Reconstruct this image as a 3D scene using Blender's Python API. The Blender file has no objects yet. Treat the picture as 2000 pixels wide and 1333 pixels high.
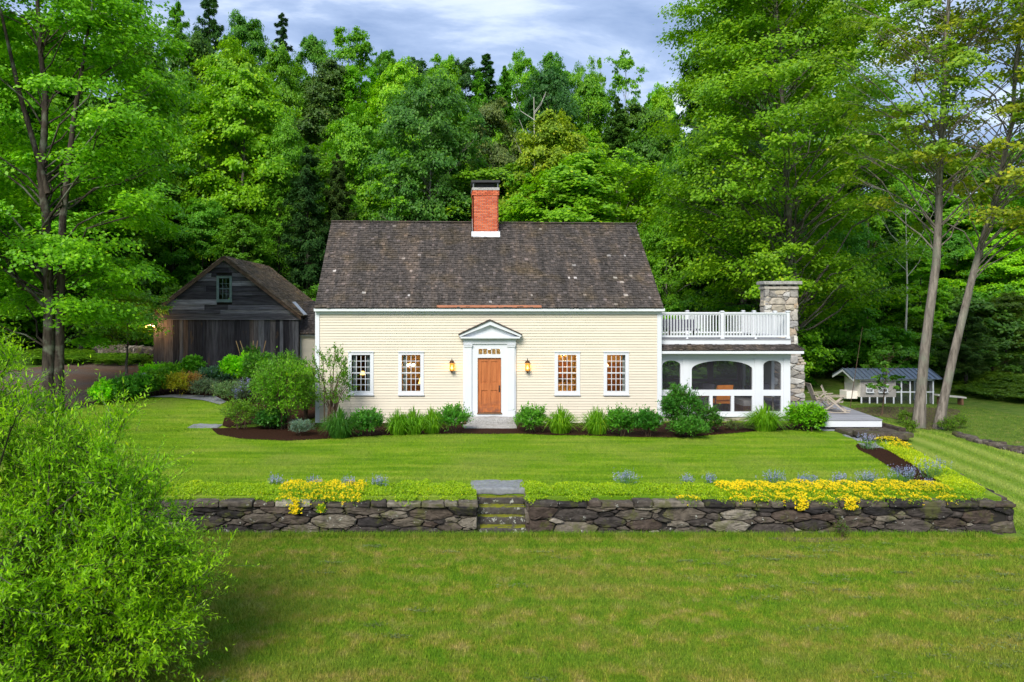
import bpy, math, random
import numpy as np
from mathutils import Vector, noise as mnoise
from mathutils.geometry import tessellate_polygon, delaunay_2d_cdt
SC = bpy.context.scene
R = math.radians
# ------------------------------------------------------------------ camera
FPX, VX, VY, ZC = 1555.0, 870.0, 600.0, 4.5      # focal in photo pixels, vanishing point, eye height
cam = bpy.data.cameras.new('camera'); camo = bpy.data.objects.new('camera', cam)
SC.collection.objects.link(camo); SC.camera = camo
cam.sensor_width = 36; cam.lens = 36 * FPX / 2000
cam.shift_x = (1000 - VX) / 2000; cam.shift_y = -(666.5 - VY) / 2000
camo.location = (0, 0, ZC); camo.rotation_euler = (R(90), 0, 0)
cam.clip_start = 0.1; cam.clip_end = 2000
# ------------------------------------------------------------------ world
SUN_EL, SUN_AZ = 40, 203          # azimuth of the sun, clockwise from +Y (camera looks along +Y)
w = bpy.data.worlds.new("World"); SC.world = w; w.use_nodes = True
nt = w.node_tree; nt.nodes.clear()
def wn(t, **k):
    n = nt.nodes.new(t)
    for a, b in k.items(): setattr(n, a, b)
    return n
sky = wn('ShaderNodeTexSky'); sky.sky_type = 'NISHITA'; sky.sun_disc = False
sky.sun_elevation = R(SUN_EL); sky.sun_rotation = R(SUN_AZ); sky.air_density = 1.0; sky.dust_density = 0.6; sky.ozone_density = 1.5
tc = wn('ShaderNodeTexCoord'); sep = wn('ShaderNodeSeparateXYZ'); nt.links.new(tc.outputs['Generated'], sep.inputs[0])
mz = wn('ShaderNodeMath', operation='ADD'); nt.links.new(sep.outputs[2], mz.inputs[0]); mz.inputs[1].default_value = 0.16
mzz = wn('ShaderNodeMath', operation='MAXIMUM'); nt.links.new(mz.outputs[0], mzz.inputs[0]); mzz.inputs[1].default_value = 0.05
dx = wn('ShaderNodeMath', operation='DIVIDE'); nt.links.new(sep.outputs[0], dx.inputs[0]); nt.links.new(mzz.outputs[0], dx.inputs[1])
dy = wn('ShaderNodeMath', operation='DIVIDE'); nt.links.new(sep.outputs[1], dy.inputs[0]); nt.links.new(mzz.outputs[0], dy.inputs[1])
cmb = wn('ShaderNodeCombineXYZ'); nt.links.new(dx.outputs[0], cmb.inputs[0]); nt.links.new(dy.outputs[0], cmb.inputs[1])
mp = wn('ShaderNodeMapping'); nt.links.new(cmb.outputs[0], mp.inputs[0]); mp.inputs['Location'].default_value = (3.1, 1.7, 0); mp.inputs['Scale'].default_value = (0.85, 1.25, 1)
nz = wn('ShaderNodeTexNoise'); nt.links.new(mp.outputs[0], nz.inputs[0]); nz.inputs['Scale'].default_value = 1.5; nz.inputs['Detail'].default_value = 7; nz.inputs['Roughness'].default_value = 0.58; nz.inputs['Distortion'].default_value = 0.5
cr = wn('ShaderNodeValToRGB'); nt.links.new(nz.outputs[0], cr.inputs[0])
e = cr.color_ramp.elements
e[0].position = 0.38; e[0].color = (2.5, 3.5, 5.7, 1)
e[1].position = 0.68; e[1].color = (7.6, 8.3, 9.2, 1)
x = e.new(0.49); x.color = (3.8, 4.9, 7.2, 1)
x = e.new(0.58); x.color = (6.4, 7.4, 9.0, 1)
mx = wn('ShaderNodeMix', data_type='RGBA'); mx.inputs[0].default_value = 0.86
nt.links.new(sky.outputs[0], mx.inputs[6]); nt.links.new(cr.outputs[0], mx.inputs[7])
bg = wn('ShaderNodeBackground'); bg.inputs[1].default_value = 0.074
nt.links.new(mx.outputs[2], bg.inputs[0])
wo = wn('ShaderNodeOutputWorld'); nt.links.new(bg.outputs[0], wo.inputs[0])
# ------------------------------------------------------------------ sun (soft, thin cloud)
sl = bpy.data.lights.new('sun', 'SUN'); sl.energy = 2.8; sl.angle = R(26); sl.color = (1, 0.95, 0.86)
so = bpy.data.objects.new('sun', sl); SC.collection.objects.link(so)
az, el = R(SUN_AZ), R(SUN_EL)
sdir = Vector((math.sin(az) * math.cos(el), math.cos(az) * math.cos(el), math.sin(el)))
so.rotation_euler = sdir.to_track_quat('Z', 'Y').to_euler()
so.location = (0, -10, 40)
SC.view_settings.view_transform = 'Standard'; SC.view_settings.look = 'None'; SC.view_settings.gamma = 1
SC.view_settings.exposure = 0.9
cy = SC.cycles
cy.max_bounces = 8; cy.diffuse_bounces = 4; cy.glossy_bounces = 2; cy.transmission_bounces = 4; cy.transparent_max_bounces = 10
cy.use_denoising = True; cy.sample_clamp_indirect = 4; cy.use_adaptive_sampling = True; cy.adaptive_threshold = 0.02
cy.caustics_reflective = False; cy.caustics_refractive = False
# ------------------------------------------------------------------ helpers
def sst(t): t = np.clip(t, 0, 1); return t * t * (3 - 2 * t)
SX0, SX1 = (932 - VX) * 19.0 / FPX, (1032 - VX) * 19.0 / FPX
def XE(y): return 13.42 + .20 * np.clip(y - 19.2, 0, 7.0)
def H(x, y):
    """height of the ground"""
    x = np.asarray(x, float); y = np.asarray(y, float)
    zt = -0.13 + 0.13 * np.clip((y - 19) / 8, 0, 1)
    zt = zt + 0.62 * sst((y - 31.5) / 11) * sst((-4.6 - x) / 2.0)
    zl = -0.94 - 0.02 * np.clip(16 - y, 0, 60) + 0.78 * np.clip((y - 19.5) / 8, 0, 1) * sst((x - 8) / 6)
    inside = (y > 19.2) & (x < XE(y)) & (y < 60) & ~((x > SX0) & (x < SX1) & (y < 19.96))
    zn = np.where(inside, zt, zl)
    zleft = zl + (zt - zl) * sst((y - 13) / 9)
    z = zn + (zleft - zn) * sst((-7.5 - x) / 2.5)
    # back of the place: meet again, then the wooded hill
    back = sst((y - 40) / 14)
    base = 0.62 * sst((4 - x) / 12) + 0.35 * sst((x - 20) / 10)
    z = z * (1 - back) + base * back
    s = 0.40 - 0.10 * sst((x + 45) / 60) - 0.23 * sst((x - 12) / 26)
    z = z + s * 9 * np.log1p(np.exp(np.clip((y - 58) / 9, -30, 30))) * np.where(y < 400, 1, 1) - s * np.clip(y - 135, 0, 300)
    # bank rising at the far right
    z = z + 1.4 * sst((x - 24) / 10) * sst((y - 28) / 12)
    return z
def Hf(x, y): return float(H(x, y))
def wx(px, Y): return (px - VX) * Y / FPX
def wz(py, Y): return ZC - (py - VY) * Y / FPX
_ys = np.arange(7, 220, 0.04)
def gp(px, py):
    z = ZC - (py - VY) * _ys / FPX; xx = (px - VX) * _ys / FPX
    hit = np.nonzero(z <= H(xx, _ys))[0]
    i = hit[0] if len(hit) else len(_ys) - 1
    Y = float(_ys[i]); X = (px - VX) * Y / FPX
    return X, Y, Hf(X, Y)
class MB:
    def __init__(s): s.c = []
    def add(s, V, F):
        V = np.asarray(V, float).reshape(-1, 3); F = np.asarray(F, int)
        if F.ndim == 1: F = F[None]
        s.c.append((V, F)); return s
    def multi(s, V, faces):
        V = np.asarray(V, float).reshape(-1, 3)
        by = {}
        for f in faces: by.setdefault(len(f), []).append(f)
        first = True
        ks = list(by)
        s.c.append((V, [np.asarray(by[k], int) for k in ks])); return s
    def oboxes(s, O, U, V, W):
        O, U, V, W = [np.asarray(a, float).reshape(-1, 3) for a in (O, U, V, W)]
        n = max(len(O), len(U), len(V), len(W))
        O, U, V, W = [np.broadcast_to(a, (n, 3)) for a in (O, U, V, W)]
        P = np.stack([O, O + U, O + U + V, O + V, O + W, O + U + W, O + U + V + W, O + V + W], 1).reshape(-1, 3)
        f = np.array([[0, 3, 2, 1], [4, 5, 6, 7], [0, 1, 5, 4], [1, 2, 6, 5], [2, 3, 7, 6], [3, 0, 4, 7]])
        F = (f[None] + (np.arange(n) * 8)[:, None, None]).reshape(-1, 4)
        return s.add(P, F)
    def box(s, x0, x1, y0, y1, z0, z1):
        return s.oboxes([(x0, y0, z0)], [(x1 - x0, 0, 0)], [(0, y1 - y0, 0)], [(0, 0, z1 - z0)])
    def bar(s, a, b, w_, d_, up=(0, 0, 1)):
        a = Vector(a); b = Vector(b); t = (b - a); u = Vector(up)
        sd = t.cross(u)
        if sd.length < 1e-6: sd = t.cross(Vector((0, 1, 0)))
        sd.normalize(); u2 = sd.cross(t).normalized()
        return s.oboxes([a - sd * w_ / 2 - u2 * d_ / 2], [sd * w_], [t], [u2 * d_])
    def tube(s, pts, rad, k=7, cap=True):
        pts = np.asarray(pts, float); n = len(pts); rad = np.broadcast_to(np.asarray(rad, float), (n,))
        T = np.gradient(pts, axis=0); T /= np.linalg.norm(T, axis=1)[:, None] + 1e-9
        ref = np.array([0, 0, 1.0]) if abs(T[:, 2]).mean() < .8 else np.array([0, 1.0, 0])
        A = np.cross(T, ref); A /= np.linalg.norm(A, axis=1)[:, None] + 1e-9
        B = np.cross(T, A)
        th = np.arange(k) * 2 * np.pi / k
        P = pts[:, None] + rad[:, None, None] * (np.cos(th)[None, :, None] * A[:, None] + np.sin(th)[None, :, None] * B[:, None])
        F = [[i * k + j, i * k + (j + 1) % k, (i + 1) * k + (j + 1) % k, (i + 1) * k + j] for i in range(n - 1) for j in range(k)]
        s.add(P.reshape(-1, 3), F)
        if cap: s.add(P[-1], [list(range(k))]); s.add(P[0], [list(range(k))[::-1]])
        return s
    def lathe(s, c, prof, k=16):
        th = np.arange(k) * 2 * np.pi / k; n = len(prof)
        P = np.array([[(c[0] + r * math.cos(t), c[1] + r * math.sin(t), c[2] + z) for t in th] for r, z in prof]).reshape(-1, 3)
        F = [[i * k + j, i * k + (j + 1) % k, (i + 1) * k + (j + 1) % k, (i + 1) * k + j] for i in range(n - 1) for j in range(k)]
        s.add(P, F); s.add(P[-k:], [list(range(k))]); s.add(P[:k], [list(range(k))[::-1]]); return s
    def plate(s, outer, holes, y0, y1, axis='y'):
        """polygon in (x,z) with holes, extruded from y0 to y1 (axis='x': polygon in (y,z) extruded along x)"""
        loops = [outer] + holes
        m = (lambda a, b, d: (a, d, b)) if axis == 'y' else (lambda a, b, d: (d, a, b))
        tri = tessellate_polygon([[Vector((a, b, 0)) for a, b in L] for L in loops])
        flat = [p for L in loops for p in L]
        n = len(flat)
        V = [m(a, b, y0) for a, b in flat] + [m(a, b, y1) for a, b in flat]
        s.add(V, [list(t) for t in tri]); s.add(V, [[i + n for i in t][::-1] for t in tri])
        q = []; o = 0
        for L in loops:
            k = len(L); q += [[o + i, o + (i + 1) % k, o + (i + 1) % k + n, o + i + n] for i in range(k)]; o += k
        s.add(V, q); return s
    def mesh(s, name, origin=(0, 0, 0)):
        Vs = []; Fs = []; o = 0
        for V, F in s.c:
            Vs.append(V)
            for f in (F if isinstance(F, list) else [F]): Fs.append(f + o)
            o += len(V)
        V = np.concatenate(Vs) - np.asarray(origin, float)
        lt = np.concatenate([np.full(len(f), f.shape[1]) for f in Fs]); li = np.concatenate([f.ravel() for f in Fs])
        me = bpy.data.meshes.new(name)
        me.vertices.add(len(V)); me.vertices.foreach_set('co', V.astype(np.float32).ravel())
        me.loops.add(len(li)); me.loops.foreach_set('vertex_index', li.astype(np.int32))
        me.polygons.add(len(lt)); me.polygons.foreach_set('loop_start', np.concatenate([[0], np.cumsum(lt)[:-1]]).astype(np.int32))
        me.polygons.foreach_set('loop_total', lt.astype(np.int32))
        me.polygons.foreach_set('use_smooth', np.zeros(len(lt), bool)); me.update(calc_edges=True)
        return me
ORG = {}
def tag(o, label=None, cat=None, group=None, kind=None):
    if label: o['label'] = label
    if cat: o['category'] = cat
    if group: o['group'] = group
    if kind: o['kind'] = kind
    return o
def thing(name, label, cat, loc, group=None):
    o = bpy.data.objects.new(name, None); SC.collection.objects.link(o); o.location = loc; o.empty_display_size = .2
    ORG[o.name] = Vector(loc)
    return tag(o, label, cat, group)
def part(name, mb, m, parent=None, col=None, smooth=False, label=None, loc=None):
    """mesh given in world coordinates; parented under parent (an Empty or a mesh)"""
    org = Vector(loc) if loc is not None else (ORG[parent.name] if parent else Vector((0, 0, 0)))
    me = mb.mesh(name, org); me.materials.append(m)
    me.polygons.foreach_set('use_smooth', np.full(len(me.polygons), bool(smooth)))
    o = bpy.data.objects.new(name, me); SC.collection.objects.link(o); ORG[o.name] = org
    if parent: o.parent = parent; o.location = org - ORG[parent.name]
    else: o.location = org
    if col is not None: o.color = (*col, 1)
    if label: o['label'] = label
    return o
def copy_tree(o, parent=None):
    c = o.copy(); SC.collection.objects.link(c); c.parent = parent
    ORG[c.name] = ORG.get(o.name, Vector((0, 0, 0)))
    for ch in o.children: copy_tree(ch, c)
    return c
# ------------------------------------------------------------------ materials
class NT:
    def __init__(s, name):
        s.m = bpy.data.materials.new(name); s.m.use_nodes = True; s.t = s.m.node_tree
        s.b = s.t.nodes['Principled BSDF']; s.out = s.t.nodes['Material Output']
    def n(s, t, ins=None, **k):
        n = s.t.nodes.new(t)
        for a, b in k.items(): setattr(n, a, b)
        for a, b in (ins or {}).items():
            if isinstance(b, bpy.types.NodeSocket): s.t.links.new(b, n.inputs[a])
            else: n.inputs[a].default_value = b
        return n
    def link(s, a, b): s.t.links.new(a, b)
    def pos(s): return s.n('ShaderNodeNewGeometry').outputs['Position']
    def obj(s): return s.n('ShaderNodeTexCoord').outputs['Object']
    def noise(s, vec, scale, detail=4, rough=.55, dist=0):
        return s.n('ShaderNodeTexNoise', {'Vector': vec, 'Scale': scale, 'Detail': detail, 'Roughness': rough, 'Distortion': dist}).outputs[0]
    def ramp(s, fac, stops, interp='LINEAR'):
        r = s.n('ShaderNodeValToRGB', {0: fac}); r.color_ramp.interpolation = interp; el = r.color_ramp.elements
        for i, (p, c) in enumerate(stops):
            x = el[i] if i < 2 else el.new(p)
            x.position = p; x.color = (*c, 1) if len(c) == 3 else c
        return r.outputs[0]
    def mix(s, f, a, b, mode='MIX'):
        n = s.n('ShaderNodeMix', data_type='RGBA', blend_type=mode)
        for i, v in ((0, f), (6, a), (7, b)):
            if isinstance(v, bpy.types.NodeSocket): s.t.links.new(v, n.inputs[i])
            else: n.inputs[i].default_value = v if i == 0 else (*v, 1)
        return n.outputs[2]
    def math(s, op, a, b=0.0, c=0.0):
        n = s.n('ShaderNodeMath', operation=op)
        for i, v in enumerate((a, b, c)):
            if isinstance(v, bpy.types.NodeSocket): s.t.links.new(v, n.inputs[i])
            else: n.inputs[i].default_value = v
        return n.outputs[0]
    def scale(s, vec, sc): return s.n('ShaderNodeMapping', {0: vec, 'Scale': sc}).outputs[0]
    def island(s): return s.n('ShaderNodeNewGeometry').outputs['Random Per Island']
    def bump(s, h, strength=.3, dist=.02):
        b = s.n('ShaderNodeBump', {'Height': h, 'Strength': strength, 'Distance': dist}); s.link(b.outputs[0], s.b.inputs['Normal'])
    def fin(s, col=None, rough=.7, spec=.3, metal=0):
        if col is not None:
            if isinstance(col, bpy.types.NodeSocket): s.link(col, s.b.inputs['Base Color'])
            else: s.b.inputs['Base Color'].default_value = (*col, 1)
        if isinstance(rough, bpy.types.NodeSocket): s.link(rough, s.b.inputs['Roughness'])
        else: s.b.inputs['Roughness'].default_value = rough
        s.b.inputs['Specular IOR Level'].default_value = spec; s.b.inputs['Metallic'].default_value = metal
        return s.m
def m_simple(name, col, rough=.6, spec=.3, metal=0, var=.12, sc=6.0, bump=0.0):
    k = NT(name); p = k.obj(); n = k.noise(p, sc, 5)
    c = k.ramp(n, [(.3, tuple(a * (1 - var) for a in col)), (.7, tuple(min(1, a * (1 + var)) for a in col))])
    if bump: k.bump(k.noise(p, sc * 4, 4), bump, .01)
    return k.fin(c, rough, spec, metal)
def m_island(name, stops, rough=.8, spec=.2, nsc=(8, 8, 8), nvar=.35, bump=.3, over=None):
    """colour picked per separate piece, with grain inside it"""
    k = NT(name); p = k.obj(); c = k.ramp(k.island(), stops)
    g = k.noise(k.scale(p, nsc), 1.0, 6, .6)
    gg = k.ramp(g, [(.25, (1 - nvar,) * 3), (.75, (1 + nvar,) * 3)])
    c = k.mix(1.0, c, gg, 'MULTIPLY')
    if over: c = over(k, p, c)
    if bump: k.bump(g, bump, .01)
    return k.fin(c, rough, spec)
def m_leaf(name='leaf', trans=.45, hue=(.85, 1.25), spec=.35, rough=.5):
    k = NT(name)
    oi = k.n('ShaderNodeObjectInfo').outputs['Color']; r = k.island()
    v = k.ramp(r, [(0, (.55, .62, .6)), (.45, (.95, .95, .95)), (.85, (1.2, 1.1, .9)), (.97, (1.5, 1.3, 1.0)), (1, (2.2, 1.3, 1.2))])
    n = k.noise(k.pos(), .55, 3)
    vv = k.ramp(n, [(.3, (.72, .84, .85)), (.7, (1.28, 1.14, 1.0))])
    c = k.mix(1.0, oi, v, 'MULTIPLY'); c = k.mix(1.0, c, vv, 'MULTIPLY')
    k.fin(c, rough, spec)
    tr = k.n('ShaderNodeBsdfTranslucent', {0: k.mix(1.0, c, (1.25, 1.3, .6), 'MULTIPLY')})
    ms = k.n('ShaderNodeMixShader', {0: trans, 1: k.b.outputs[0], 2: tr.outputs[0]}); k.link(ms.outputs[0], k.out.inputs[0])
    return k.m
M = {}
M['leaf'] = m_leaf()
M['needle'] = m_leaf('needle', .32, spec=.15, rough=.7)
M['petal'] = m_leaf('petal', .2, spec=.1, rough=.8)
def bark(name, a, b):
    k = NT(name); p = k.obj(); n = k.noise(k.scale(p, (9, 9, 1.6)), 1.0, 7, .65); n2 = k.noise(p, 1.3, 4)
    c = k.ramp(n, [(.32, a), (.68, b)])
    c = k.mix(k.ramp(n2, [(.52, (0, 0, 0)), (.66, (1, 1, 1))]), c, (.16, .17, .13))
    k.bump(n, .8, .04); return k.fin(c, .9, .1)
M['bark'] = bark('bark', (.035, .03, .025), (.17, .15, .125))
M['bark_pale'] = bark('bark_pale', (.15, .13, .11), (.46, .42, .36))
M['bark_mid'] = bark('bark_mid', (.07, .06, .05), (.27, .235, .20))
M['bark_dark'] = bark('bark_dark', (.018, .014, .012), (.085, .068, .055))
M['twig'] = m_simple('twig', (.09, .06, .04), .8, .1)
M['dead'] = m_simple('dead_wood', (.5, .47, .42), .85, .1)
def grass_col(k, p):
    sx = k.n('ShaderNodeSeparateXYZ', {0: p})
    big = k.noise(p, .35, 5, .6, .4); mid = k.noise(p, 2.3, 5, .65); st = k.noise(k.scale(p, (.35, 2.2, 1)), 1.0, 5, .6, .2)
    fine = k.noise(p, 38, 3, .7)
    up = k.ramp(st, [(.30, (.085, .19, .004)), (.5, (.145, .265, .007)), (.72, (.26, .34, .03))])
    up = k.mix(k.math('MULTIPLY', k.ramp(big, [(.45, (0, 0, 0)), (.68, (1, 1, 1))]), .45), up, (.25, .27, .06))
    up = k.mix(k.math('MULTIPLY', k.ramp(mid, [(.5, (0, 0, 0)), (.7, (1, 1, 1))]), .30), up, (.10, .25, .004))
    lo = k.ramp(mid, [(.30, (.070, .155, .006)), (.44, (.125, .225, .010)), (.53, (.19, .225, .022)), (.66, (.31, .26, .085))])
    lo = k.mix(k.ramp(big, [(.40, (0, 0, 0)), (.66, (1, 1, 1))]), lo, k.mix(.40, lo, (.24, .21, .05)))
    # narrow mowing passes
    ws = k.math('SINE', k.math('MULTIPLY', k.math('ADD', sx.outputs[1], k.math('MULTIPLY', big, .5)), 5.6))
    lo = k.mix(k.math('MULTIPLY_ADD', ws, .22, .22), lo, (.095, .215, .010))
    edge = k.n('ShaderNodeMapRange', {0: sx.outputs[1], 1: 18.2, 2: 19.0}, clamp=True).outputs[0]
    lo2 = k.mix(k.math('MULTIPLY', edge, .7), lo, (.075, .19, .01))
    dg = k.math('ADD', sx.outputs[0], k.math('MULTIPLY', sx.outputs[1], .11))
    wr = k.math('SINE', k.math('MULTIPLY', k.math('ADD', dg, k.math('MULTIPLY', big, .3)), 6.5))
    rt = k.mix(k.math('MULTIPLY_ADD', wr, .42, .5), (.12, .225, .015), (.27, .34, .065))
    rt = k.mix(k.math('MULTIPLY', mid, .25), rt, lo)
    xs_ = k.math('SUBTRACT', sx.outputs[0], k.math('MULTIPLY', .20, k.math('MINIMUM', 7.0, k.math('MAXIMUM', 0.0, k.math('SUBTRACT', sx.outputs[1], 19.2)))))
    isup = k.math('MULTIPLY', k.n('ShaderNodeMapRange', {0: sx.outputs[1], 1: 19.15, 2: 19.25}, clamp=True).outputs[0],
                  k.n('ShaderNodeMapRange', {0: xs_, 1: 13.5, 2: 13.4}, clamp=True).outputs[0])
    isrt = k.n('ShaderNodeMapRange', {0: xs_, 1: 12.8, 2: 14.2}, clamp=True).outputs[0]
    isrt = k.math('MULTIPLY', isrt, k.n('ShaderNodeMapRange', {0: sx.outputs[1], 1: 17.5, 2: 20.5}, clamp=True).outputs[0])
    c = k.mix(isup, lo2, up); c = k.mix(isrt, c, rt)
    wild = k.ramp(mid, [(.3, (.035, .09, .012)), (.55, (.07, .13, .018)), (.75, (.15, .13, .05))])
    wl = k.n('ShaderNodeMapRange', {0: sx.outputs[1], 1: 30.0, 2: 34.5}, clamp=True).outputs[0]
    wl = k.math('MULTIPLY', wl, k.n('ShaderNodeMapRange', {0: sx.outputs[0], 1: 15.4, 2: 16.0}, clamp=True).outputs[0])
    c = k.mix(wl, c, wild)
    w2 = k.n('ShaderNodeMapRange', {0: k.math('ADD', sx.outputs[0], k.math('MULTIPLY', sx.outputs[1], .3)), 1: 26.55, 2: 27.0}, clamp=True).outputs[0]
    w2 = k.math('MULTIPLY', w2, k.n('ShaderNodeMapRange', {0: sx.outputs[0], 1: 16.5, 2: 17.2}, clamp=True).outputs[0])
    c = k.mix(w2, c, k.ramp(mid, [(.3, (.06, .13, .014)), (.55, (.12, .19, .025)), (.75, (.20, .18, .07))]))
    fw = k.n('ShaderNodeMapRange', {0: k.math('SUBTRACT', sx.outputs[1], k.math('MULTIPLY', .5, k.math('ADD', sx.outputs[0], 12))), 1: 44, 2: 50}, clamp=True).outputs[0]
    c = k.mix(fw, c, k.ramp(mid, [(.3, (.03, .06, .012)), (.7, (.07, .15, .012))]))
    return k.mix(1.0, c, k.ramp(fine, [(.3, (.7, .74, .7)), (.7, (1.25, 1.2, 1.2))]), 'MULTIPLY'), fine
def m_grass(name, blade=False):
    k = NT(name); c, fine = grass_col(k, k.pos())
    if blade:
        c = k.mix(1.0, c, k.ramp(k.island(), [(0, (.65, .75, .6)), (.6, (1.05, 1.05, 1.0)), (.9, (1.3, 1.2, 1.15)), (1, (1.8, 1.5, 1.7))]), 'MULTIPLY')
    else: k.bump(fine, .9, .04)
    return k.fin(c, .85, .12)
M['grass'] = m_grass('grass_ground'); M['blade'] = m_grass('grass_blade', True)
def m_mulch():
    k = NT('mulch'); p = k.pos(); n = k.noise(p, 26, 5, .7); c = k.ramp(n, [(.3, (.014, .008, .005)), (.6, (.05, .022, .013)), (.8, (.13, .065, .038))])
    k.bump(n, 1.0, .05); return k.fin(c, .95, .05)
M['mulch'] = m_mulch()
def m_gravel():
    k = NT('gravel'); p = k.pos(); n = k.noise(p, 18, 6, .75); b = k.noise(k.scale(p, (.3, .9, 1)), 1, 4)
    c = k.ramp(n, [(.3, (.05, .042, .038)), (.6, (.125, .105, .095)), (.8, (.27, .23, .2))])
    c = k.mix(k.ramp(b, [(.4, (0, 0, 0)), (.65, (1, 1, 1))]), c, k.mix(1.0, c, (1.15, .8, .6), 'MULTIPLY'))
    k.bump(n, .8, .03); return k.fin(c, .95, .1)
M['gravel'] = m_gravel()
def lichen(k, p, c, moss=.5, amount=.60):
    n = k.noise(p, 7, 6, .7); f = k.ramp(n, [(amount, (0, 0, 0)), (amount + .05, (1, 1, 1))])
    c = k.mix(k.math('MULTIPLY', f, .75), c, (.42, .43, .38))
    if moss:
        g = k.noise(p, 2.2, 5, .7); gf = k.ramp(g, [(.53, (0, 0, 0)), (.62, (1, 1, 1))])
        c = k.mix(k.math('MULTIPLY', gf, moss), c, (.075, .085, .012))
    return c
M['stone'] = m_island('field_stone', [(0, (.022, .020, .020)), (.3, (.045, .038, .034)), (.5, (.085, .072, .058)), (.68, (.055, .040, .032)), (.88, (.125, .108, .085)), (.97, (.17, .15, .12)), (1, (.28, .25, .21))],
                      .9, .15, (7, 7, 11), .65, 1.0, lambda k, p, c: lichen(k, p, c, .5, .63))
M['pale_stone'] = m_island('chimney_stone', [(0, (.16, .15, .14)), (.3, (.34, .32, .29)), (.5, (.42, .36, .27)), (.7, (.28, .27, .27)), (.85, (.52, .50, .46)), (1, (.38, .27, .17))],
                           .9, .15, (6, 6, 9), .35, .7, lambda k, p, c: lichen(k, p, c, 0, .63))
M['granite'] = m_island('granite', [(0, (.30, .29, .28)), (1, (.36, .35, .34))], .85, .2, (22, 22, 22), .5, .6, lambda k, p, c: lichen(k, p, c, .25, .60))
def moss_over(k, p, c):
    up = k.n('ShaderNodeSeparateXYZ', {0: k.n('ShaderNodeNewGeometry').outputs['Normal']}).outputs[2]
    top = k.n('ShaderNodeMapRange', {0: up, 1: .45, 2: .85}, clamp=True).outputs[0]
    f = k.math('MULTIPLY', top, k.ramp(k.noise(p, 5.0, 5, .7), [(.36, (0, 0, 0)), (.5, (1, 1, 1))]))
    return k.mix(f, lichen(k, p, c, .25, .57), (.15, .155, .012))
M['moss_step'] = m_island('mossy_step', [(0, (.045, .04, .036)), (1, (.10, .09, .08))], .95, .1, (12, 12, 12), .5, .9, moss_over)
M['slate'] = m_island('flagstone', [(0, (.15, .16, .17)), (1, (.25, .26, .27))], .8, .3, (7, 7, 7), .35, .4)
M['mortar'] = m_simple('mortar', (.30, .27, .24), .95)
M['dark_gap'] = m_simple('wall_core', (.02, .018, .015), .95)
def m_shingle(name, stops, streak=True):
    def over(k, p, c):
        s = k.noise(k.scale(p, (2.6, .2, .2)), 1.0, 6, .65); s2 = k.noise(p, 1.1, 4)
        c = k.mix(1.0, c, k.ramp(s, [(.34, (.70, .72, .72)), (.5, (1, 1, 1)), (.66, (1.4, 1.3, 1.2))]), 'MULTIPLY')
        return k.mix(k.ramp(s2, [(.5, (0, 0, 0)), (.72, (.7, .7, .7))]), c, k.mix(1.0, c, (1.15, 1.02, .68), 'MULTIPLY'))
    return m_island(name, stops, .92, .12, (16, 5, 5), .4, .5, over)
M['shingle'] = m_shingle('roof_shingle', [(0, (.054, .047, .043)), (.5, (.072, .062, .057)), (.85, (.088, .075, .068)), (.97, (.115, .094, .084)), (.992, (.15, .125, .12)), (.996, (.26, .24, .23)), (1, (.38, .36, .35))])
M['shingle_brown'] = m_shingle('barn_shingle', [(0, (.10, .075, .055)), (.5, (.16, .12, .085)), (1, (.24, .18, .125))])
M['brick'] = m_island('brick', [(0, (.42, .085, .04)), (.5, (.56, .13, .06)), (.85, (.62, .18, .09)), (1, (.44, .10, .06))], .85, .2, (20, 20, 30), .15, .3)
M['siding'] = m_island('cream_siding', [(0, (.60, .54, .435)), (1, (.64, .575, .465))], .6, .25, (1.2, 1, 5), .04, .05)
M['white'] = m_simple('white_paint', (.62, .64, .67), .5, .3, var=.03, sc=2)
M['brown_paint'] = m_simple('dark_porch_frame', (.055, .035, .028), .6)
M['lead'] = m_simple('lead_flashing', (.45, .47, .5), .5, .5, .3, .2, 12)
M['copper'] = m_simple('copper_strip', (.5, .2, .1), .45, .5, .6)
M['black'] = m_simple('black_metal', (.02, .02, .022), .5, .5)
M['bronze'] = m_simple('lantern_bronze', (.12, .055, .025), .5, .5, .5)
M['steel'] = m_simple('coop_metal_roof', (.13, .165, .225), .4, .5, .4, .1)
M['cap_metal'] = m_simple('chimney_cap_metal', (.13, .14, .15), .5, .5, .5)
def m_door():
    k = NT('door_wood'); p = k.obj(); n = k.noise(k.scale(p, (22, 22, 1.4)), 1.0, 6, .6)
    sz = k.n('ShaderNodeSeparateXYZ', {0: k.pos()}).outputs[2]
    c = k.ramp(n, [(.3, (.30, .085, .022)), (.7, (.52, .17, .05))])
    wear = k.math('MULTIPLY', k.n('ShaderNodeMapRange', {0: sz, 1: 1.15, 2: .6}, clamp=True).outputs[0], k.ramp(k.noise(p, 7, 4), [(.4, (0, 0, 0)), (.6, (1, 1, 1))]))
    c = k.mix(k.math('MULTIPLY', wear, .75), c, (.16, .06, .04)); k.bump(n, .2, .005); return k.fin(c, .5, .4)
M['door'] = m_door()
def barn_over(k, p, c):
    f = k.noise(k.scale(p, (3, 3, .7)), 1.0, 6, .7); c = k.mix(k.ramp(f, [(.6, (0, 0, 0)), (.68, (.8, .8, .8))]), c, (.11, .07, .04))
    return c
M['barn_v'] = m_island('barn_boards', [(0, (.026, .024, .028)), (.35, (.045, .042, .048)), (.65, (.085, .082, .09)), (.85, (.16, .158, .17)), (1, (.09, .055, .035))], .9, .15, (18, 18, 1.3), .7, .6, barn_over)
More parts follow.
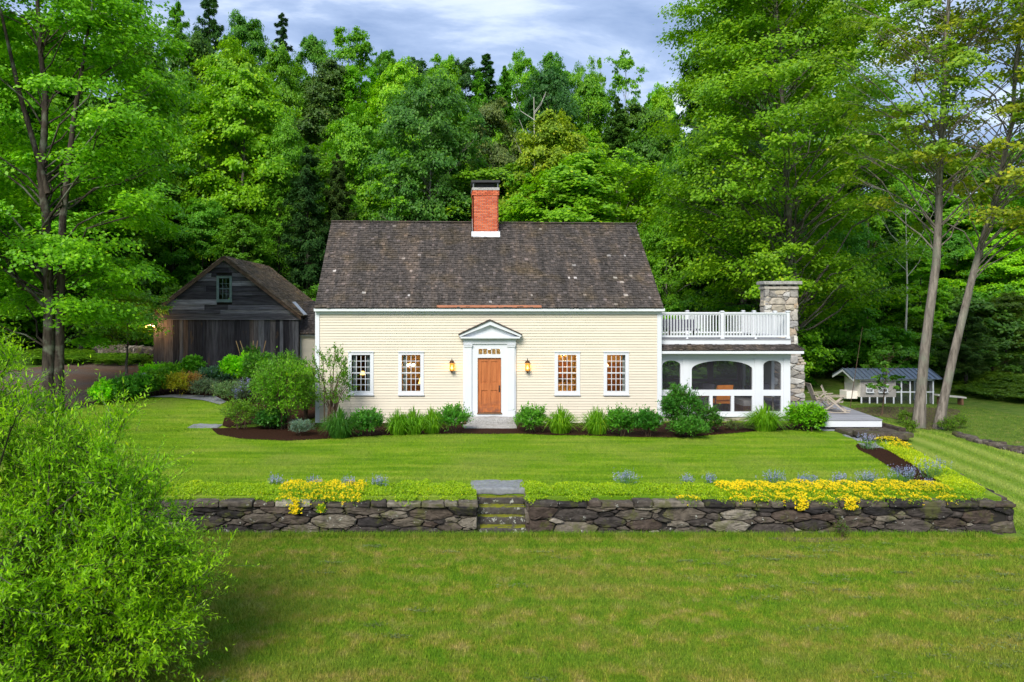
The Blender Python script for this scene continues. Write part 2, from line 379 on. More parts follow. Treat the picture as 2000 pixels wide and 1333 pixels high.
M['barn_h'] = m_island('barn_gable_boards', [(0, (.025, .023, .028)), (.5, (.065, .062, .07)), (.8, (.11, .105, .12)), (1, (.20, .195, .21))], .9, .15, (1.3, 18, 26), .8, .6)
M['barn_trim'] = m_simple('barn_trim', (.10, .065, .045), .85, .2, var=.4, sc=4)
M['green_frame'] = m_simple('weathered_green_frame', (.12, .17, .16), .8, .2, var=.25)
M['coop_paint'] = m_simple('old_cream_paint', (.82, .76, .70), .7, .2, var=.1, sc=5)
M['litter'] = m_simple('leaf_litter', (.09, .068, .042), .95, .05, var=.6, sc=9)
M['deck'] = m_island('deck_boards', [(0, (.20, .20, .22)), (1, (.30, .30, .33))], .8, .3, (2, 9, 9), .2, .2)
M['teak'] = m_island('weathered_teak', [(0, (.28, .23, .18)), (1, (.42, .37, .31))], .85, .2, (5, 5, 5), .25, .2)
M['orange'] = m_simple('orange_fabric', (.95, .30, .03), .85, .1)
M['grey_fabric'] = m_simple('grey_fabric', (.10, .10, .125), .9, .1)
M['cushion'] = m_simple('pale_cushion', (.42, .42, .42), .9, .1)
M['wood'] = m_simple('brown_wood', (.16, .085, .045), .6, .3, var=.3)
M['room'] = m_simple('room_plaster', (.52, .36, .17), .9, .1)
M['panel'] = m_simple('room_panelling', (.22, .085, .035), .7, .2, var=.25)
M['room_floor'] = m_simple('room_floor_boards', (.16, .08, .04), .6, .3, var=.3)
M['bamboo'] = m_simple('bamboo', (.40, .26, .13), .7, .2)
def m_glass(name, tint=(.9, .95, .95), refl=.10):
    k = NT(name); k.t.nodes.remove(k.b)
    tr = k.n('ShaderNodeBsdfTransparent', {0: (*tint, 1)}); gl = k.n('ShaderNodeBsdfGlossy', {'Roughness': .03})
    fr = k.n('ShaderNodeFresnel', {0: 1.45}); f = k.math('MULTIPLY', fr.outputs[0], .55)
    ms = k.n('ShaderNodeMixShader', {0: f, 1: tr.outputs[0], 2: gl.outputs[0]}); k.link(ms.outputs[0], k.out.inputs[0]); return k.m
M['glass'] = m_glass('window_glass')
def m_screen():
    k = NT('insect_screen'); k.t.nodes.remove(k.b)
    tr = k.n('ShaderNodeBsdfTransparent', {0: (1, 1, 1, 1)}); d = k.n('ShaderNodeBsdfDiffuse', {0: (.06, .06, .07, 1)})
    ms = k.n('ShaderNodeMixShader', {0: .22, 1: tr.outputs[0], 2: d.outputs[0]}); k.link(ms.outputs[0], k.out.inputs[0]); return k.m
M['screen'] = m_screen()
def m_emit(name, col, s):
    k = NT(name); k.fin(col, .5); k.b.inputs['Emission Color'].default_value = (*col, 1); k.b.inputs['Emission Strength'].default_value = s; return k.m
M['bulb'] = m_emit('lit_bulb', (1, .62, .22), 14)
M['lamp_glass'] = m_emit('lit_amber_glass', (1, .42, .06), 2.0)
M['lamp_shade'] = m_emit('lit_lamp_shade', (1, .58, .13), 2.6)
def lamp(name, loc, watts, parent, rad=.05, col=(1, .62, .28)):
    l = bpy.data.lights.new(name, 'POINT'); l.energy = watts; l.color = col; l.shadow_soft_size = rad
    o = bpy.data.objects.new(name, l); SC.collection.objects.link(o)
    o.parent = parent; o.location = Vector(loc) - ORG[parent.name]
    return o
# ------------------------------------------------------------------ ground
def grid_patch(name, xs, ys, m, label=None, skew=False):
    X, Y = np.meshgrid(xs, ys)
    if skew: X = X + (XE(Y) - 13.42) * np.clip((X - 4) / 9.42, 0, 1) * np.clip((40 - X) / 20, 0, 1) * np.clip((44 - Y) / 8, 0, 1)
    Z = H(X, Y); nx = len(xs)
    V = np.stack([X, Y, Z], -1).reshape(-1, 3)
    i = (np.arange(len(ys) - 1)[:, None] * nx + np.arange(nx - 1)[None]).ravel()
    F = np.stack([i, i + 1, i + nx + 1, i + nx], 1)
    o = part(name, MB().add(V, F), m, smooth=False); tag(o, label, kind='structure'); return o
XL, XR = -11.0, 13.42
yy_near = np.concatenate([[-120, -60, -20, 0, 6], np.arange(9, 19.21, .4), [19.19, 19.2]])
yy_up = np.unique(np.concatenate([[19.2, 19.205, 19.95, 19.96, 19.965], np.arange(19.6, 44.1, .5), [44]]))
yy_back = np.concatenate([np.arange(44, 150, 2.0), [160, 180, 220, 300, 500, 900]])
xs_mid = np.unique(np.concatenate([np.arange(XL, XR - .3, .5), [XR - .01, XR, SX0, SX0 + .01, SX1 - .01, SX1]]))
xs_l = np.concatenate([[-600, -300, -150, -100, -70], np.arange(-60, XL, 1.0), [XL]])
xs_r = np.concatenate([[13.42, 13.43, 13.8], np.arange(14.2, 60, 1.0), [70, 100, 150, 300, 600]])
grid_patch('lower_lawn', np.concatenate([xs_l[:-1], xs_mid, xs_r]), yy_near, M['grass'], 'patchy lower lawn in front of the stone wall')
grid_patch('upper_lawn', np.concatenate([xs_l[-31:-1], xs_mid]), yy_up, M['grass'], 'bright green terrace lawn before the house', True)
grid_patch('side_lawn', xs_r, yy_up, M['grass'], 'striped lawn right of the terrace wall', True)
grid_patch('left_ground', xs_l[:-30], yy_up, M['grass'])
grid_patch('hill', np.concatenate([xs_l[:-1], xs_mid, xs_r]), yy_back, M['grass'], 'wooded hillside behind the house')
def sheet(name, poly, m, lift=.012, label=None, cell=.4, kind='structure'):
    """a flat sheet following the ground inside a polygon"""
    P = [Vector(p) for p in poly]; n = len(P)
    xs = [p[0] for p in poly]; ys = [p[1] for p in poly]
    pts = list(P)
    for a in np.arange(min(xs) + .03, max(xs), cell):
        for b in np.arange(min(ys) + .03, max(ys), cell): pts.append(Vector((a, b)))
    r = delaunay_2d_cdt(pts, [], [list(range(n))], 1, 1e-4)
    V = np.array([(v[0], v[1], 0) for v in r[0]]); V[:, 2] = H(V[:, 0], V[:, 1]) + lift
    mb = MB().add(V, [list(f) for f in r[2] if len(f) == 3])
    o = part(name, mb, m); tag(o, label, kind=kind) if kind else None; return o
def smooth_poly(pts, it=2):
    for _ in range(it):
        q = []
        for i in range(len(pts)):
            a = np.array(pts[i]); b = np.array(pts[(i + 1) % len(pts)]); q += [tuple(a * .75 + b * .25), tuple(a * .25 + b * .75)]
        pts = q
    return pts
def ppoly(pp): return [gp(a, b)[:2] for a, b in pp]
# driveway
dw = [gp(300, 716)[:2], gp(230, 708)[:2], gp(120, 712)[:2], gp(40, 722)[:2], gp(-120, 740)[:2], gp(-150, 806)[:2], gp(60, 812)[:2], gp(180, 797)[:2], gp(215, 768)[:2], gp(300, 752)[:2]]
sheet('driveway', smooth_poly(dw, 2), M['gravel'], .02, 'brown gravel driveway left of the barn', 1.0)
# mulch beds
bed_front = [(-6.6, 29.95), (-6.9, 29.0)] + ppoly([(412, 838), (425, 850), (470, 858), (560, 862), (640, 858), (720, 853), (800, 850), (900, 848), (960, 849), (1010, 848), (1080, 851), (1160, 852), (1240, 855), (1330, 856), (1400, 850), (1470, 844), (1530, 841), (1600, 840)]) + [(13.6, 30.1)]
def cr(pts, n=5):
    out = []
    for i in range(len(pts)):
        out.append(pts[i])
    return out
sheet('front_mulch_bed', bed_front, M['mulch'], .015, 'dark mulch bed along the house front')
sheet('left_mulch_bed', smooth_poly([gp(440, 812)[:2], gp(432, 840)[:2], (-7.2, 29.9), (-4.95, 29.9), (-4.95, 37.5), (-7.5, 43), (-14, 43), (-16.5, 41), gp(200, 792)[:2], gp(290, 774)[:2], gp(420, 777)[:2], gp(460, 790)[:2]], 1), M['mulch'], .02, 'planted garden bed between barn and house')
em_poly = ppoly([(1668, 870), (1690, 866), (1712, 872), (1790, 905), (1845, 928), (1885, 950), (1850, 958), (1792, 950), (1745, 918), (1700, 890), (1680, 882)])
sheet('edge_mulch_bed', smooth_poly(em_poly, 1), M['mulch'], .016, 'mulch strip inside the right terrace wall')
sheet('edge_mulch_strip', ppoly([(1870, 948), (1850, 960), (1400, 960), (1250, 962), (1040, 962), (1040, 956), (1250, 951), (1400, 950), (1600, 951), (1750, 948)]), M['mulch'], .013, 'thin mulch strip behind the sedum edging')
sheet('leaf_litter', smooth_poly(ppoly([(1645, 800), (1700, 796), (1790, 796), (1880, 800), (1870, 812), (1840, 838), (1800, 842), (1770, 822), (1700, 812), (1655, 808)]), 2), M['litter'], .02, 'brown leaf litter around the coop and bare trunks')
pth = sheet('garden_path', ppoly([(283, 777), (340, 772), (420, 775), (443, 786), (430, 792), (395, 783), (340, 778)]), M['slate'], .03, 'thin stone path edging the barn garden')
sheet('bare_patch', smooth_poly(ppoly([(1470, 1046), (1580, 1043), (1690, 1045), (1640, 1060), (1570, 1061), (1500, 1054)]), 2), M['gravel'], .012, 'bare earth patch at the wall foot')
# ------------------------------------------------------------------ grass blades
def in_poly(x, y, poly):
    c = np.zeros(len(x), bool); n = len(poly)
    for i in range(n):
        x0, y0 = poly[i]; x1, y1 = poly[i - 1]
        t = ((y0 > y) != (y1 > y)) & (x < (x1 - x0) * (y - y0) / (y1 - y0 + 1e-12) + x0); c ^= t
    return c
rg = np.random.default_rng(5)
def blades(n, x0, x1, y0, y1, h, wd, seed):
    g = np.random.default_rng(seed)
    # denser near the camera
    y = y0 + (y1 - y0) * g.random(n) ** 1.35; x = x0 + (x1 - x0) * g.random(n)
    px = VX + x * FPX / y; k = (px > -60) & (px < 2060); x = x[k]; y = y[k]
    return x, y, np.full(len(x), h), np.full(len(x), wd)
bs = [blades(440000, -8, 15, 10.6, 19.0, .055, .013, 1), blades(190000, -12, 15.0, 19.3, 29.2, .04, .013, 2), blades(70000, 13.6, 24, 19.3, 36, .05, .018, 3), blades(30000, -22, -9, 28, 38, .05, .018, 4), blades(26000, -8, 14.2, 18.62, 18.93, .10, .012, 6), blades(20000, -8, 15, 18.0, 18.8, .06, .011, 7)]
x = np.concatenate([b[0] for b in bs]); y = np.concatenate([b[1] for b in bs]); hh = np.concatenate([b[2] for b in bs]); ww = np.concatenate([b[3] for b in bs])
bad = in_poly(x, y, bed_front) | ((x > -10) & (x < 13.7) & (y > 18.94) & (y < 19.4)) | ((x > XE(y) - .5) & (x < XE(y) + .3) & (y > 18.6) & (y < 27)) | ((x > -4.95) & (x < 8.1) & (y > 28.8)) | in_poly(x, y, dw) | in_poly(x, y, ppoly([(412, 838), (440, 812), (470, 790), (290, 774), (200, 792), (150, 740), (620, 740), (620, 860)])) | ((x > 13.0) & (y > 26.3) & (x < 16.5) & (y < 34)) | in_poly(x, y, em_poly)
x, y, hh, ww = x[~bad], y[~bad], hh[~bad], ww[~bad]
n = len(x); z = H(x, y); a = rg.random(n) * 6.283; hh = hh * rg.uniform(.4, 1.5, n)
c, s = np.cos(a) * ww / 2, np.sin(a) * ww / 2; lx, ly = rg.normal(0, .02, n), rg.normal(0, .02, n)
V = np.stack([np.stack([x - c, y - s, z - .005], 1), np.stack([x + c, y + s, z - .005], 1), np.stack([x + lx, y + ly, z + hh], 1)], 1).reshape(-1, 3)
o = part('grass', MB().add(V, np.arange(n * 3).reshape(-1, 3)), M['blade']); tag(o, 'short mown grass covering the lawns', 'grass', kind='stuff')
# clippings lying in drifts on the lower lawn
g = np.random.default_rng(77); CP = []
for i in range(90):
    cx, cy = g.uniform(-5, 15), g.uniform(11.3, 18.4)
    if i % 3: cx = g.uniform(5, 15)
    m_ = int(g.integers(20, 70)); r_ = g.uniform(.06, .16)
    px_ = cx + g.normal(0, r_ * 1.7, m_); py_ = cy + g.normal(0, r_ * .55, m_); CP.append(np.stack([px_, py_, H(px_, py_) + g.uniform(.03, .055, m_)], 1))
CP = np.concatenate(CP); n = len(CP); a = g.random(n) * 6.28; L = g.uniform(.02, .05, n)
d = np.stack([np.cos(a) * L, np.sin(a) * L, g.normal(0, .006, n)], 1); e_ = np.stack([-np.sin(a) * .007, np.cos(a) * .007, g.normal(0, .004, n)], 1)
V = np.stack([CP - d, CP + e_, CP + d, CP - e_], 1).reshape(-1, 3)
M['clip'] = m_simple('dry_clippings', (.11, .145, .05), .9, .1, var=.4, sc=3)
o = part('grass_clippings', MB().add(V, np.arange(n * 4).reshape(-1, 4)), M['clip']); tag(o, 'small drifts of grey dried clippings on the lower lawn', 'clippings', kind='stuff')
# ------------------------------------------------------------------ stones
def rough_slab(mb, x0, x1, y0, y1, z0, z1, seed, amp=.02, rnd=.25, k=6):
    """block with rounded, uneven faces"""
    L = [x1 - x0, y1 - y0, z1 - z0]; mn = min(L)
    N = [max(3, min(14, int(l / max(mn, .12) * 2.5) + 2)) for l in L]
    c = Vector(((x0 + x1) / 2, (y0 + y1) / 2, (z0 + z1) / 2)); V = {}; faces = []
    def vid(i, j, l):
        if (i, j, l) in V: return V[(i, j, l)][0]
        p = [i / N[0] * 2 - 1, j / N[1] * 2 - 1, l / N[2] * 2 - 1]; q = []
        rr = rnd * mn / 2
        for a in range(3): q.append(p[a] * L[a] / 2)
        core = [max(-L[a] / 2 + rr, min(L[a] / 2 - rr, q[a])) for a in range(3)]
        d = Vector([q[a] - core[a] for a in range(3)])
        if d.length > 1e-9: d = d.normalized() * rr
        v = Vector(core) + d
        nn = mnoise.noise_vector(Vector((v + c) * 3.1) + Vector((seed * 3.7, seed, 0))) * amp + mnoise.noise_vector((v + c) * 9 + Vector((seed, 0, 0))) * amp * .4
        V[(i, j, l)] = (len(V), c + v + nn); return V[(i, j, l)][0]
    for i in range(N[0]):
        for j in range(N[1]):
            faces += [[vid(i, j, 0), vid(i, j + 1, 0), vid(i + 1, j + 1, 0), vid(i + 1, j, 0)], [vid(i, j, N[2]), vid(i + 1, j, N[2]), vid(i + 1, j + 1, N[2]), vid(i, j + 1, N[2])]]
    for i in range(N[0]):
        for l in range(N[2]):
            faces += [[vid(i, 0, l), vid(i + 1, 0, l), vid(i + 1, 0, l + 1), vid(i, 0, l + 1)], [vid(i, N[1], l), vid(i, N[1], l + 1), vid(i + 1, N[1], l + 1), vid(i + 1, N[1], l)]]
    for j in range(N[1]):
        for l in range(N[2]):
            faces += [[vid(0, j, l), vid(0, j, l + 1), vid(0, j + 1, l + 1), vid(0, j + 1, l)], [vid(N[0], j, l), vid(N[0], j + 1, l), vid(N[0], j + 1, l + 1), vid(N[0], j, l + 1)]]
    mb.add([v[1] for v in sorted(V.values(), key=lambda t: t[0])], faces)
def clip_poly(P, n, c):
    out = []
    for i in range(len(P)):
        a, b = P[i], P[(i + 1) % len(P)]; da, db = a[0] * n[0] + a[1] * n[1] - c, b[0] * n[0] + b[1] * n[1] - c
        if da <= 0: out.append(a)
        if da * db < 0: t = da / (da - db); out.append((a[0] + (b[0] - a[0]) * t, a[1] + (b[1] - a[1]) * t))
    return out
def pack(u0, v0, u1, v1, g, mw=(.2, .7), mh=(.1, .28), asp=.31):
    """irregular fitted stones: a power diagram of flattened cells"""
    rs = []; rmax, rmin = mh[1] * .62, mh[0] * .55; P = []
    A = (u1 - u0) * asp * (v1 - v0); tries = int(A / (rmin * rmin) * 14) + 40
    for i in range(tries):
        f = i / tries; r = rmin + (rmax - rmin) * (1 - f) ** 3.4 * g.uniform(.6, 1)
        p = (g.uniform(u0, u1) * asp, g.uniform(v0, v1))
        if all((p[0] - q[0]) ** 2 + (p[1] - q[1]) ** 2 > ((r + q[2]) * .86) ** 2 for q in P): P.append((p[0], p[1], r))
    if not P: P = [((u0 + u1) / 2 * asp, (v0 + v1) / 2, rmax)]
    out = []
    for i, (x, y, r) in enumerate(P):
        C = [(u0 * asp, v0), (u1 * asp, v0), (u1 * asp, v1), (u0 * asp, v1)]
        for j, (a, b, q) in enumerate(P):
            if j == i or (a - x) ** 2 + (b - y) ** 2 > (4.5 * rmax) ** 2: continue
            n = (a - x, b - y); c = ((a * a + b * b - q * q) - (x * x + y * y - r * r)) / 2
            C = clip_poly(C, n, c)
            if len(C) < 3: break
        if len(C) >= 3: out.append([(a / asp, b) for a, b in C])
    return out
def stones_on(mb, fr, cells, g, dep=.1, gap=.005, warp=.0):
    """fr(u,v,d) -> world point; d is distance out of the face"""
    for C in cells:
        if len(C) == 4 and not isinstance(C[0], tuple): u0, v0, u1, v1 = C; C = [(u0, v0), (u1, v0), (u1, v1), (u0, v1)]
        A = np.array(C, float); c = A.mean(0); d = np.linalg.norm(A - c, axis=1); ext = np.ptp(A, axis=0)
        if ext.min() < .035: continue
        L = np.linalg.norm(A - np.roll(A, 1, 0), axis=1); A = A[L > .012]
        if len(A) < 3: continue
        f = 1 - 2 * gap / ext.min(); A = c + (A - c) * f
        Q = []
        for i in range(len(A)):
            a, b = A[i], A[(i + 1) % len(A)]; Q += [a * .90 + b * .10, a * .5 + b * .5 + g.normal(0, .009, 2), a * .10 + b * .90]
        Q = np.array(Q); k = len(Q); d0 = dep + g.uniform(-.035, .05); tx, tz = g.normal(0, .09), g.normal(0, .12); V = []
        for sc, dd in ((1.0, -.1), (.99, d0 - .05), (.92, d0 - .014), (.62, d0)):
            for p in Q:
                o = (p - c) * sc; V.append(fr(c[0] + o[0], c[1] + o[1], dd + ((tx * o[0] + tz * o[1]) if dd > 0 else 0) + (g.normal(0, .007) if dd > 0 else 0)))
        V.append(fr(c[0], c[1], d0 + g.normal(0, .008)))
        q = [[r_ * k + i, r_ * k + (i + 1) % k, (r_ + 1) * k + (i + 1) % k, (r_ + 1) * k + i] for r_ in range(3) for i in range(k)]
        mb.multi(V, q + [[3 * k + i, 3 * k + (i + 1) % k, 4 * k] for i in range(k)])
# terrace wall: two runs beside the steps and the return on the right
WY = 19.0; STX0, STX1 = SX0, SX1
wz0, wz1 = -1.0, -.165
def wall_run(name, label, x0, x1, seed, ret=False):
    g = np.random.default_rng(seed); t = thing(name, label, 'stone wall', ((x0 + x1) / 2, WY, wz0), 'dry stone terrace walls')
    core = MB().box(x0 + .05, x1 - .05, WY + .02, WY + .42, wz0, wz1 - .03)
    st = MB(); L = x1 - x0; u = 0; cells = []
    cells = pack(0, wz0 + .0, L, wz1 - .07, g, (.2, .62), (.06, .31))
    stones_on(st, lambda u, v, d: (x0 + u, WY + .05 - d, v), cells, g)
    if ret:   # outer face of the return wall going back
        cells = []; u = 0; D = 6.9
        cells = pack(0, wz0 + .02, D, wz1 - .02, g, (.2, .6), (.07, .32))
        core.oboxes([(x1 - .36, WY + .42, wz0)], [(.36, 0, 0)], [(.20 * (D - .42), D - .42, 0)], [(0, 0, wz1 - .03 - wz0)])
        stones_on(st, lambda u, v, d: (x1 - .06 + d + .20 * u, WY + u, v + .15 * u / D), cells, g)
    # end faces
    for ex, sg in ((x0, -1), (x1, 1)):
        if ret and sg > 0: continue
        stones_on(st, lambda u, v, d: (ex - sg * .06 + sg * d, WY + u, v), pack(0, wz0, .42, wz1 - .05, g, (.2, .4), (.15, .3)), g, .07)
    part('wall_core', core, M['dark_gap'], t); part('stone_face', st, M['stone'], t)
    cp = MB(); u = x0 - .02; i = 0
    while u < x1:
        a = min(g.uniform(.3, .85), x1 + .03 - u); hgt = g.uniform(.07, .14)
        if x1 + .03 - u - a < .3: a = x1 + .03 - u
        rough_slab(cp, u + .008, u + a - .008, WY - .10 + g.uniform(-.03, .03), WY + .40, wz1 - .10, wz1 - .10 + hgt + g.uniform(0, .03), seed + i, .022, .5); u += a; i += 1
    if ret:
        v = WY + .42
        while v < WY + 6.9:
            a = g.uniform(.4, .9); zz = .1 * (v - WY) / 7.3
            rough_slab(cp, x1 - .45 + .20 * (v - WY + a / 2), x1 + .05 + .20 * (v - WY + a / 2) + g.uniform(-.03, .03), v + .008, v + a - .008, wz1 - .10 + zz, wz1 + zz + g.uniform(.0, .03), seed + i, .02, .5); v += a; i += 1
    part('capstones', cp, M['stone'], t)
    return t
wall_run('stone_wall', 'long dry stone retaining wall left of the garden steps', -9.6, STX0, 11)
wall_run('stone_wall', 'dry stone retaining wall right of the steps, turning back at its corner', STX1, wx(1978, WY), 23, True)
# garden steps
t = thing('garden_steps', 'mossy stone steps cut through the terrace wall', 'steps', ((STX0 + STX1) / 2, WY, -1))
zz = [-.79, -.60, -.41, -.23]
for i, z_ in enumerate(zz):
    mb = MB(); rough_slab(mb, STX0 + .02, STX1 - .02, WY + .06 + i * .23 + (i % 2) * .03, WY + .42 + i * .24, (zz[i - 1] if i else -1.0) + .004, z_ + .01, 40 + i, .02, .35)
    part('step', mb, M['moss_step'], t)
mb = MB(); rough_slab(mb, STX0 - .12, STX1 + .06, WY + .92, WY + 1.9, -.20, -.03, 47, .025, .5); part('landing_slab', mb, M['slate'], t)
mb = MB(); g = np.random.default_rng(9)
for sx in (STX0, STX1):
    sg = -1 if sx == STX0 else 1
    mb.box(*sorted((sx + sg * .02, sx + sg * .3)), WY + .43, WY + 1.15, -1, -.25)
    for i in range(3): rough_slab(mb, *sorted((sx + sg * -.015, sx + sg * .4)), WY + .43 + i * .25, WY + .67 + i * .25, -.40, -.12, 60 + i + sg, .02, .5)
part('side_stones', mb, M['stone'], t)
# flat stones
def flag(px, py, a, b, seed, label, z=.03, h=.05):
    X, Y, Z = gp(px, py); mb = MB(); rough_slab(mb, X - a, X + a, Y - b, Y + b, Z - h, Z + z, seed, .05, .9)
    o = part('flagstone', mb, M['slate'], loc=(X, Y, Z)); tag(o, label, 'flagstone', 'flat stones set in the lawn'); return o
flag(402, 833, .55, .42, 3, 'large flat grey stone set in the lawn beside the left bed')
flag(1625, 838, .55, .5, 5, 'grey slab beside the lime shrub at the deck foot')
flag(1682, 856, .38, .55, 6, 'narrow slab leading down from the deck corner')
flag(1702, 872, .25, .35, 8, 'small slab in the mulch near the yellow sedum')
# low stone row and pavers in the right yard
g = np.random.default_rng(3)
t = thing('low_stone_row', 'low tumbled stone row edging the right lawn', 'stone edging', gp(1930, 866))
mb = MB()
for i in range(26):
    f = i / 25; px = 1870 + 150 * f; py = 853 + 36 * f + g.uniform(-2, 2); X, Y, Z = gp(px, py); s_ = g.uniform(.12, .28)
    rough_slab(mb, X - s_, X + s_, Y - .15, Y + .15, Z - .05, Z + g.uniform(.06, .16), i, .03, .7)
part('stone', mb, M['stone'], t)
# old stone wall behind the driveway
t = thing('field_wall', 'half hidden rubble wall behind the gravel driveway', 'stone wall', gp(255, 702)); mb = MB()
for i in range(90):
    px = g.uniform(190, 300); X, Y, Z = gp(px, 706 - (300 - px) * .03); s_ = g.uniform(.15, .4)
    rough_slab(mb, X - s_, X + s_, Y, Y + .4, Z + g.uniform(0, .6), Z + g.uniform(.65, .9), i, .04, .7)
part('stone', mb, M['stone'], t)
for px, py, l in ((248, 768, 'short granite post standing in the hosta row'), (283, 760, 'granite post nearer the barn corner')):
    X, Y, Z = gp(px, py); mb = MB(); rough_slab(mb, X - .1, X + .1, Y - .1, Y + .1, Z, Z + .75, 3, .02, .3)
    o = part('granite_post', mb, M['granite'], loc=(X, Y, Z)); tag(o, l, 'post', 'granite posts by the driveway')
# ------------------------------------------------------------------ buildings
FY = 30.0
def fx(px): return wx(px, FY)
def fz(py): return wz(py, FY)
HX0, HX1 = wx(617, FY), wx(1290, FY); HZ0, HZ1 = .14, 4.36; RY, RZ, EZ = 34.28, 8.09, 4.47; BY = 38.5
_gj = np.random.default_rng(71)
def joints(segs_):
    out = []
    for u0, u1 in segs_:
        while u1 - u0 > 4.2: w_ = _gj.uniform(1.6, 3.6); out.append((u0, u0 + w_ - .003)); u0 += w_
        out.append((u0, u1))
    return out
def clap(mb, segs_fn, z0, z1, fr, exp=.102):
    """clapboards: fr(u,d,z) -> world; segs_fn(z0,z1) -> list of (u0,u1)"""
    n = int(round((z1 - z0) / exp)); e = (z1 - z0) / n
    for i in range(n):
        a, b = z0 + i * e, z0 + (i + 1) * e
        for u0, u1 in joints(segs_fn(a, b)):
            o = Vector(fr(u0, .034, a)); mb.oboxes([o], [Vector(fr(u1, .034, a)) - o], [Vector(fr(u0, .004, a)) - o], [Vector(fr(u0, .008, b + .006)) - o])
WINS = [(680.2, 729.7, True, False), (778, 827.7, True, False), (1082.8, 1132.3, True, False), (1178.5, 1227.7, True, False)]
holes = [(fx(a) + .03, fx(b) - .03, fz(771), fz(689)) for a, b, _, _ in WINS] + [(fx(906), fx(1006), 0, fz(663))]
def segs(a, b):
    s = [(HX0 + .12, HX1 - .12)]
    for h0, h1, z0, z1 in holes:
        if b > z0 and a < z1:
            s = [t for u0, u1 in s for t in ((u0, min(u1, h0)), (max(u0, h1), u1)) if t[1] - t[0] > .01]
    return s
house = thing('farmhouse', 'cream clapboard cape house with dark shingled roof and central brick chimney', 'house', ((HX0 + HX1) / 2, FY, 0))
mb = MB(); clap(mb, segs, HZ0, HZ1 - .14, lambda u, d, z: (u, FY - d, z))
# side walls with gables
def gable_segs(a, b):
    t = max(0, (b - EZ + .25) / (RZ - EZ)); lo, hi = FY + .1 + t * (RY - FY), BY - .1 - t * (BY - RY); return [(lo, hi)] if hi - lo > .1 else []
for sx, sg in ((HX0, -1), (HX1, 1)): clap(mb, gable_segs, HZ0, RZ - .3, lambda u, d, z: (sx + sg * d, u, z), .102)
clap(mb, lambda a, b: [(HX0 + .12, HX1 - .12)], HZ0, HZ1, lambda u, d, z: (u, BY + d, z))
part('clapboard_wall', mb, M['siding'], house)
# sheathing behind the boards, with openings
mb = MB(); rect = lambda a, b, c, d: [(a, c), (b, c), (b, d), (a, d)]
mb.plate(rect(HX0 + .03, HX1 - .03, .02, HZ1), [rect(h[0] + .05, h[1] - .05, h[2] + .06, h[3] - .06) for h in holes[:4]] + [rect(fx(930), fx(981), .3, fz(680))], FY - .002, FY + .14)
for a, b in ((HX0 + .03, HX0 + .14), (HX1 - .14, HX1 - .03)): mb.plate([(FY + .142, .02), (BY, .02), (BY, EZ - .3), (RY, RZ - .35), (FY + .142, EZ - .3)], [], a, b, 'x')
mb.box(HX0 + .142, HX1 - .142, BY - .14, BY - .002, .02, EZ - .2)
part('inner_wall', mb, M['room'], house)
mb = MB(); g = np.random.default_rng(2)
mb.box(HX0 + .05, HX1 - .05, FY + .02, FY + .3, -.3, .0)
u = HX0 + .03
rows = [(-.2, .015), (.02, .13)]
for z0, z1 in ((-.12, -.03), (-.02, .06), (.066, .135)):
    u = HX0 + .03 + g.uniform(0, .1)
    while u < HX1 - .2: mb.box(u, u + .2, FY - .012, FY + .1, z0, z1); u += .212
part('brick_foundation', mb, M['brick'], house)
mb = MB()
for a, b in ((fx(616.5), fx(624)), (fx(1283), fx(1291))): mb.box(a, b, FY - .055, FY + .1, -.02, HZ1 - .12)
mb.box(HX0 - .02, HX0 + .0, FY - .05, FY + .14, .0, HZ1); mb.box(HX1, HX1 + .03, FY - .05, FY + .16, 0, HZ1)
part('corner_board', mb, M['white'], house)
mb = MB(); mb.box(HX0 - .0, HX1 + .03, FY - .07, FY + .0, HZ1 - .135, HZ1 - .003); mb.box(HX0 - .03, HX1 + .09, FY - .20, FY + .0, HZ1, HZ1 + .045); mb.box(HX0 - .04, HX1 + .10, FY - .245, FY - .20, HZ1 - .02, HZ1 + .085)
part('eave_cornice', mb, M['white'], house)
def shingled(name, house_, A, B, C, D, rows, mat_, seed, wd=.14, thick=.03, sag=None):
    """roof plane: A,B lower left/right; D,C upper left/right"""
    g = np.random.default_rng(seed); A, B, C, D = [np.array(p, float) for p in (A, B, C, D)]
    up0 = D - A; nrm = np.cross(B - A, up0); nrm /= np.linalg.norm(nrm)
    O, U, V_, W = [], [], [], []
    for i in range(rows):
        f0, f1 = i / rows, min(1, (i + 1.9) / rows)
        a0, b0 = A + (D - A) * f0, B + (C - B) * f0; a1 = A + (D - A) * f1
        Lr = np.linalg.norm(b0 - a0); ux = (b0 - a0) / Lr; sl = a1 - a0; sl -= ux * sl.dot(ux); fl = np.linalg.norm(sl)
        p = 0
        while p < Lr - .005:
            w_ = min(g.uniform(wd * .55, wd * 1.4), Lr - p); off = g.normal(0, .010)
            if g.random() < .012: off += .05
            O.append(a0 + ux * p + sl * (off / fl) + nrm * (thick + g.uniform(0, .012))); U.append(ux * (w_ - .006)); V_.append(sl * .98 - nrm * (thick + .012)); W.append(nrm * thick * g.uniform(.6, 1.1)); p += w_
    mb = MB().oboxes(O, U, V_, W)
    mb.multi(np.array([A, B, C, D]) - nrm * .002, [[0, 1, 2, 3]]); mb.multi(np.array([A, B, C, D]) - nrm * .07, [[3, 2, 1, 0]])
    return mb
rl, rr, el_, er = wx(647.5, RY), wx(1240.5, RY), wx(614, 29.74), wx(1296.5, 29.74)
mb = shingled('roof', house, (el_, 29.74, 4.44), (er, 29.74, 4.44), (rr, RY, 8.06), (rl, RY, 8.16), 42, None, 4, .13)
mb2 = shingled('roof', house, (er, BY + .25, 4.42), (el_, BY + .25, 4.42), (rl, RY, 8.16), (rr, RY, 8.06), 20, None, 5, .3)
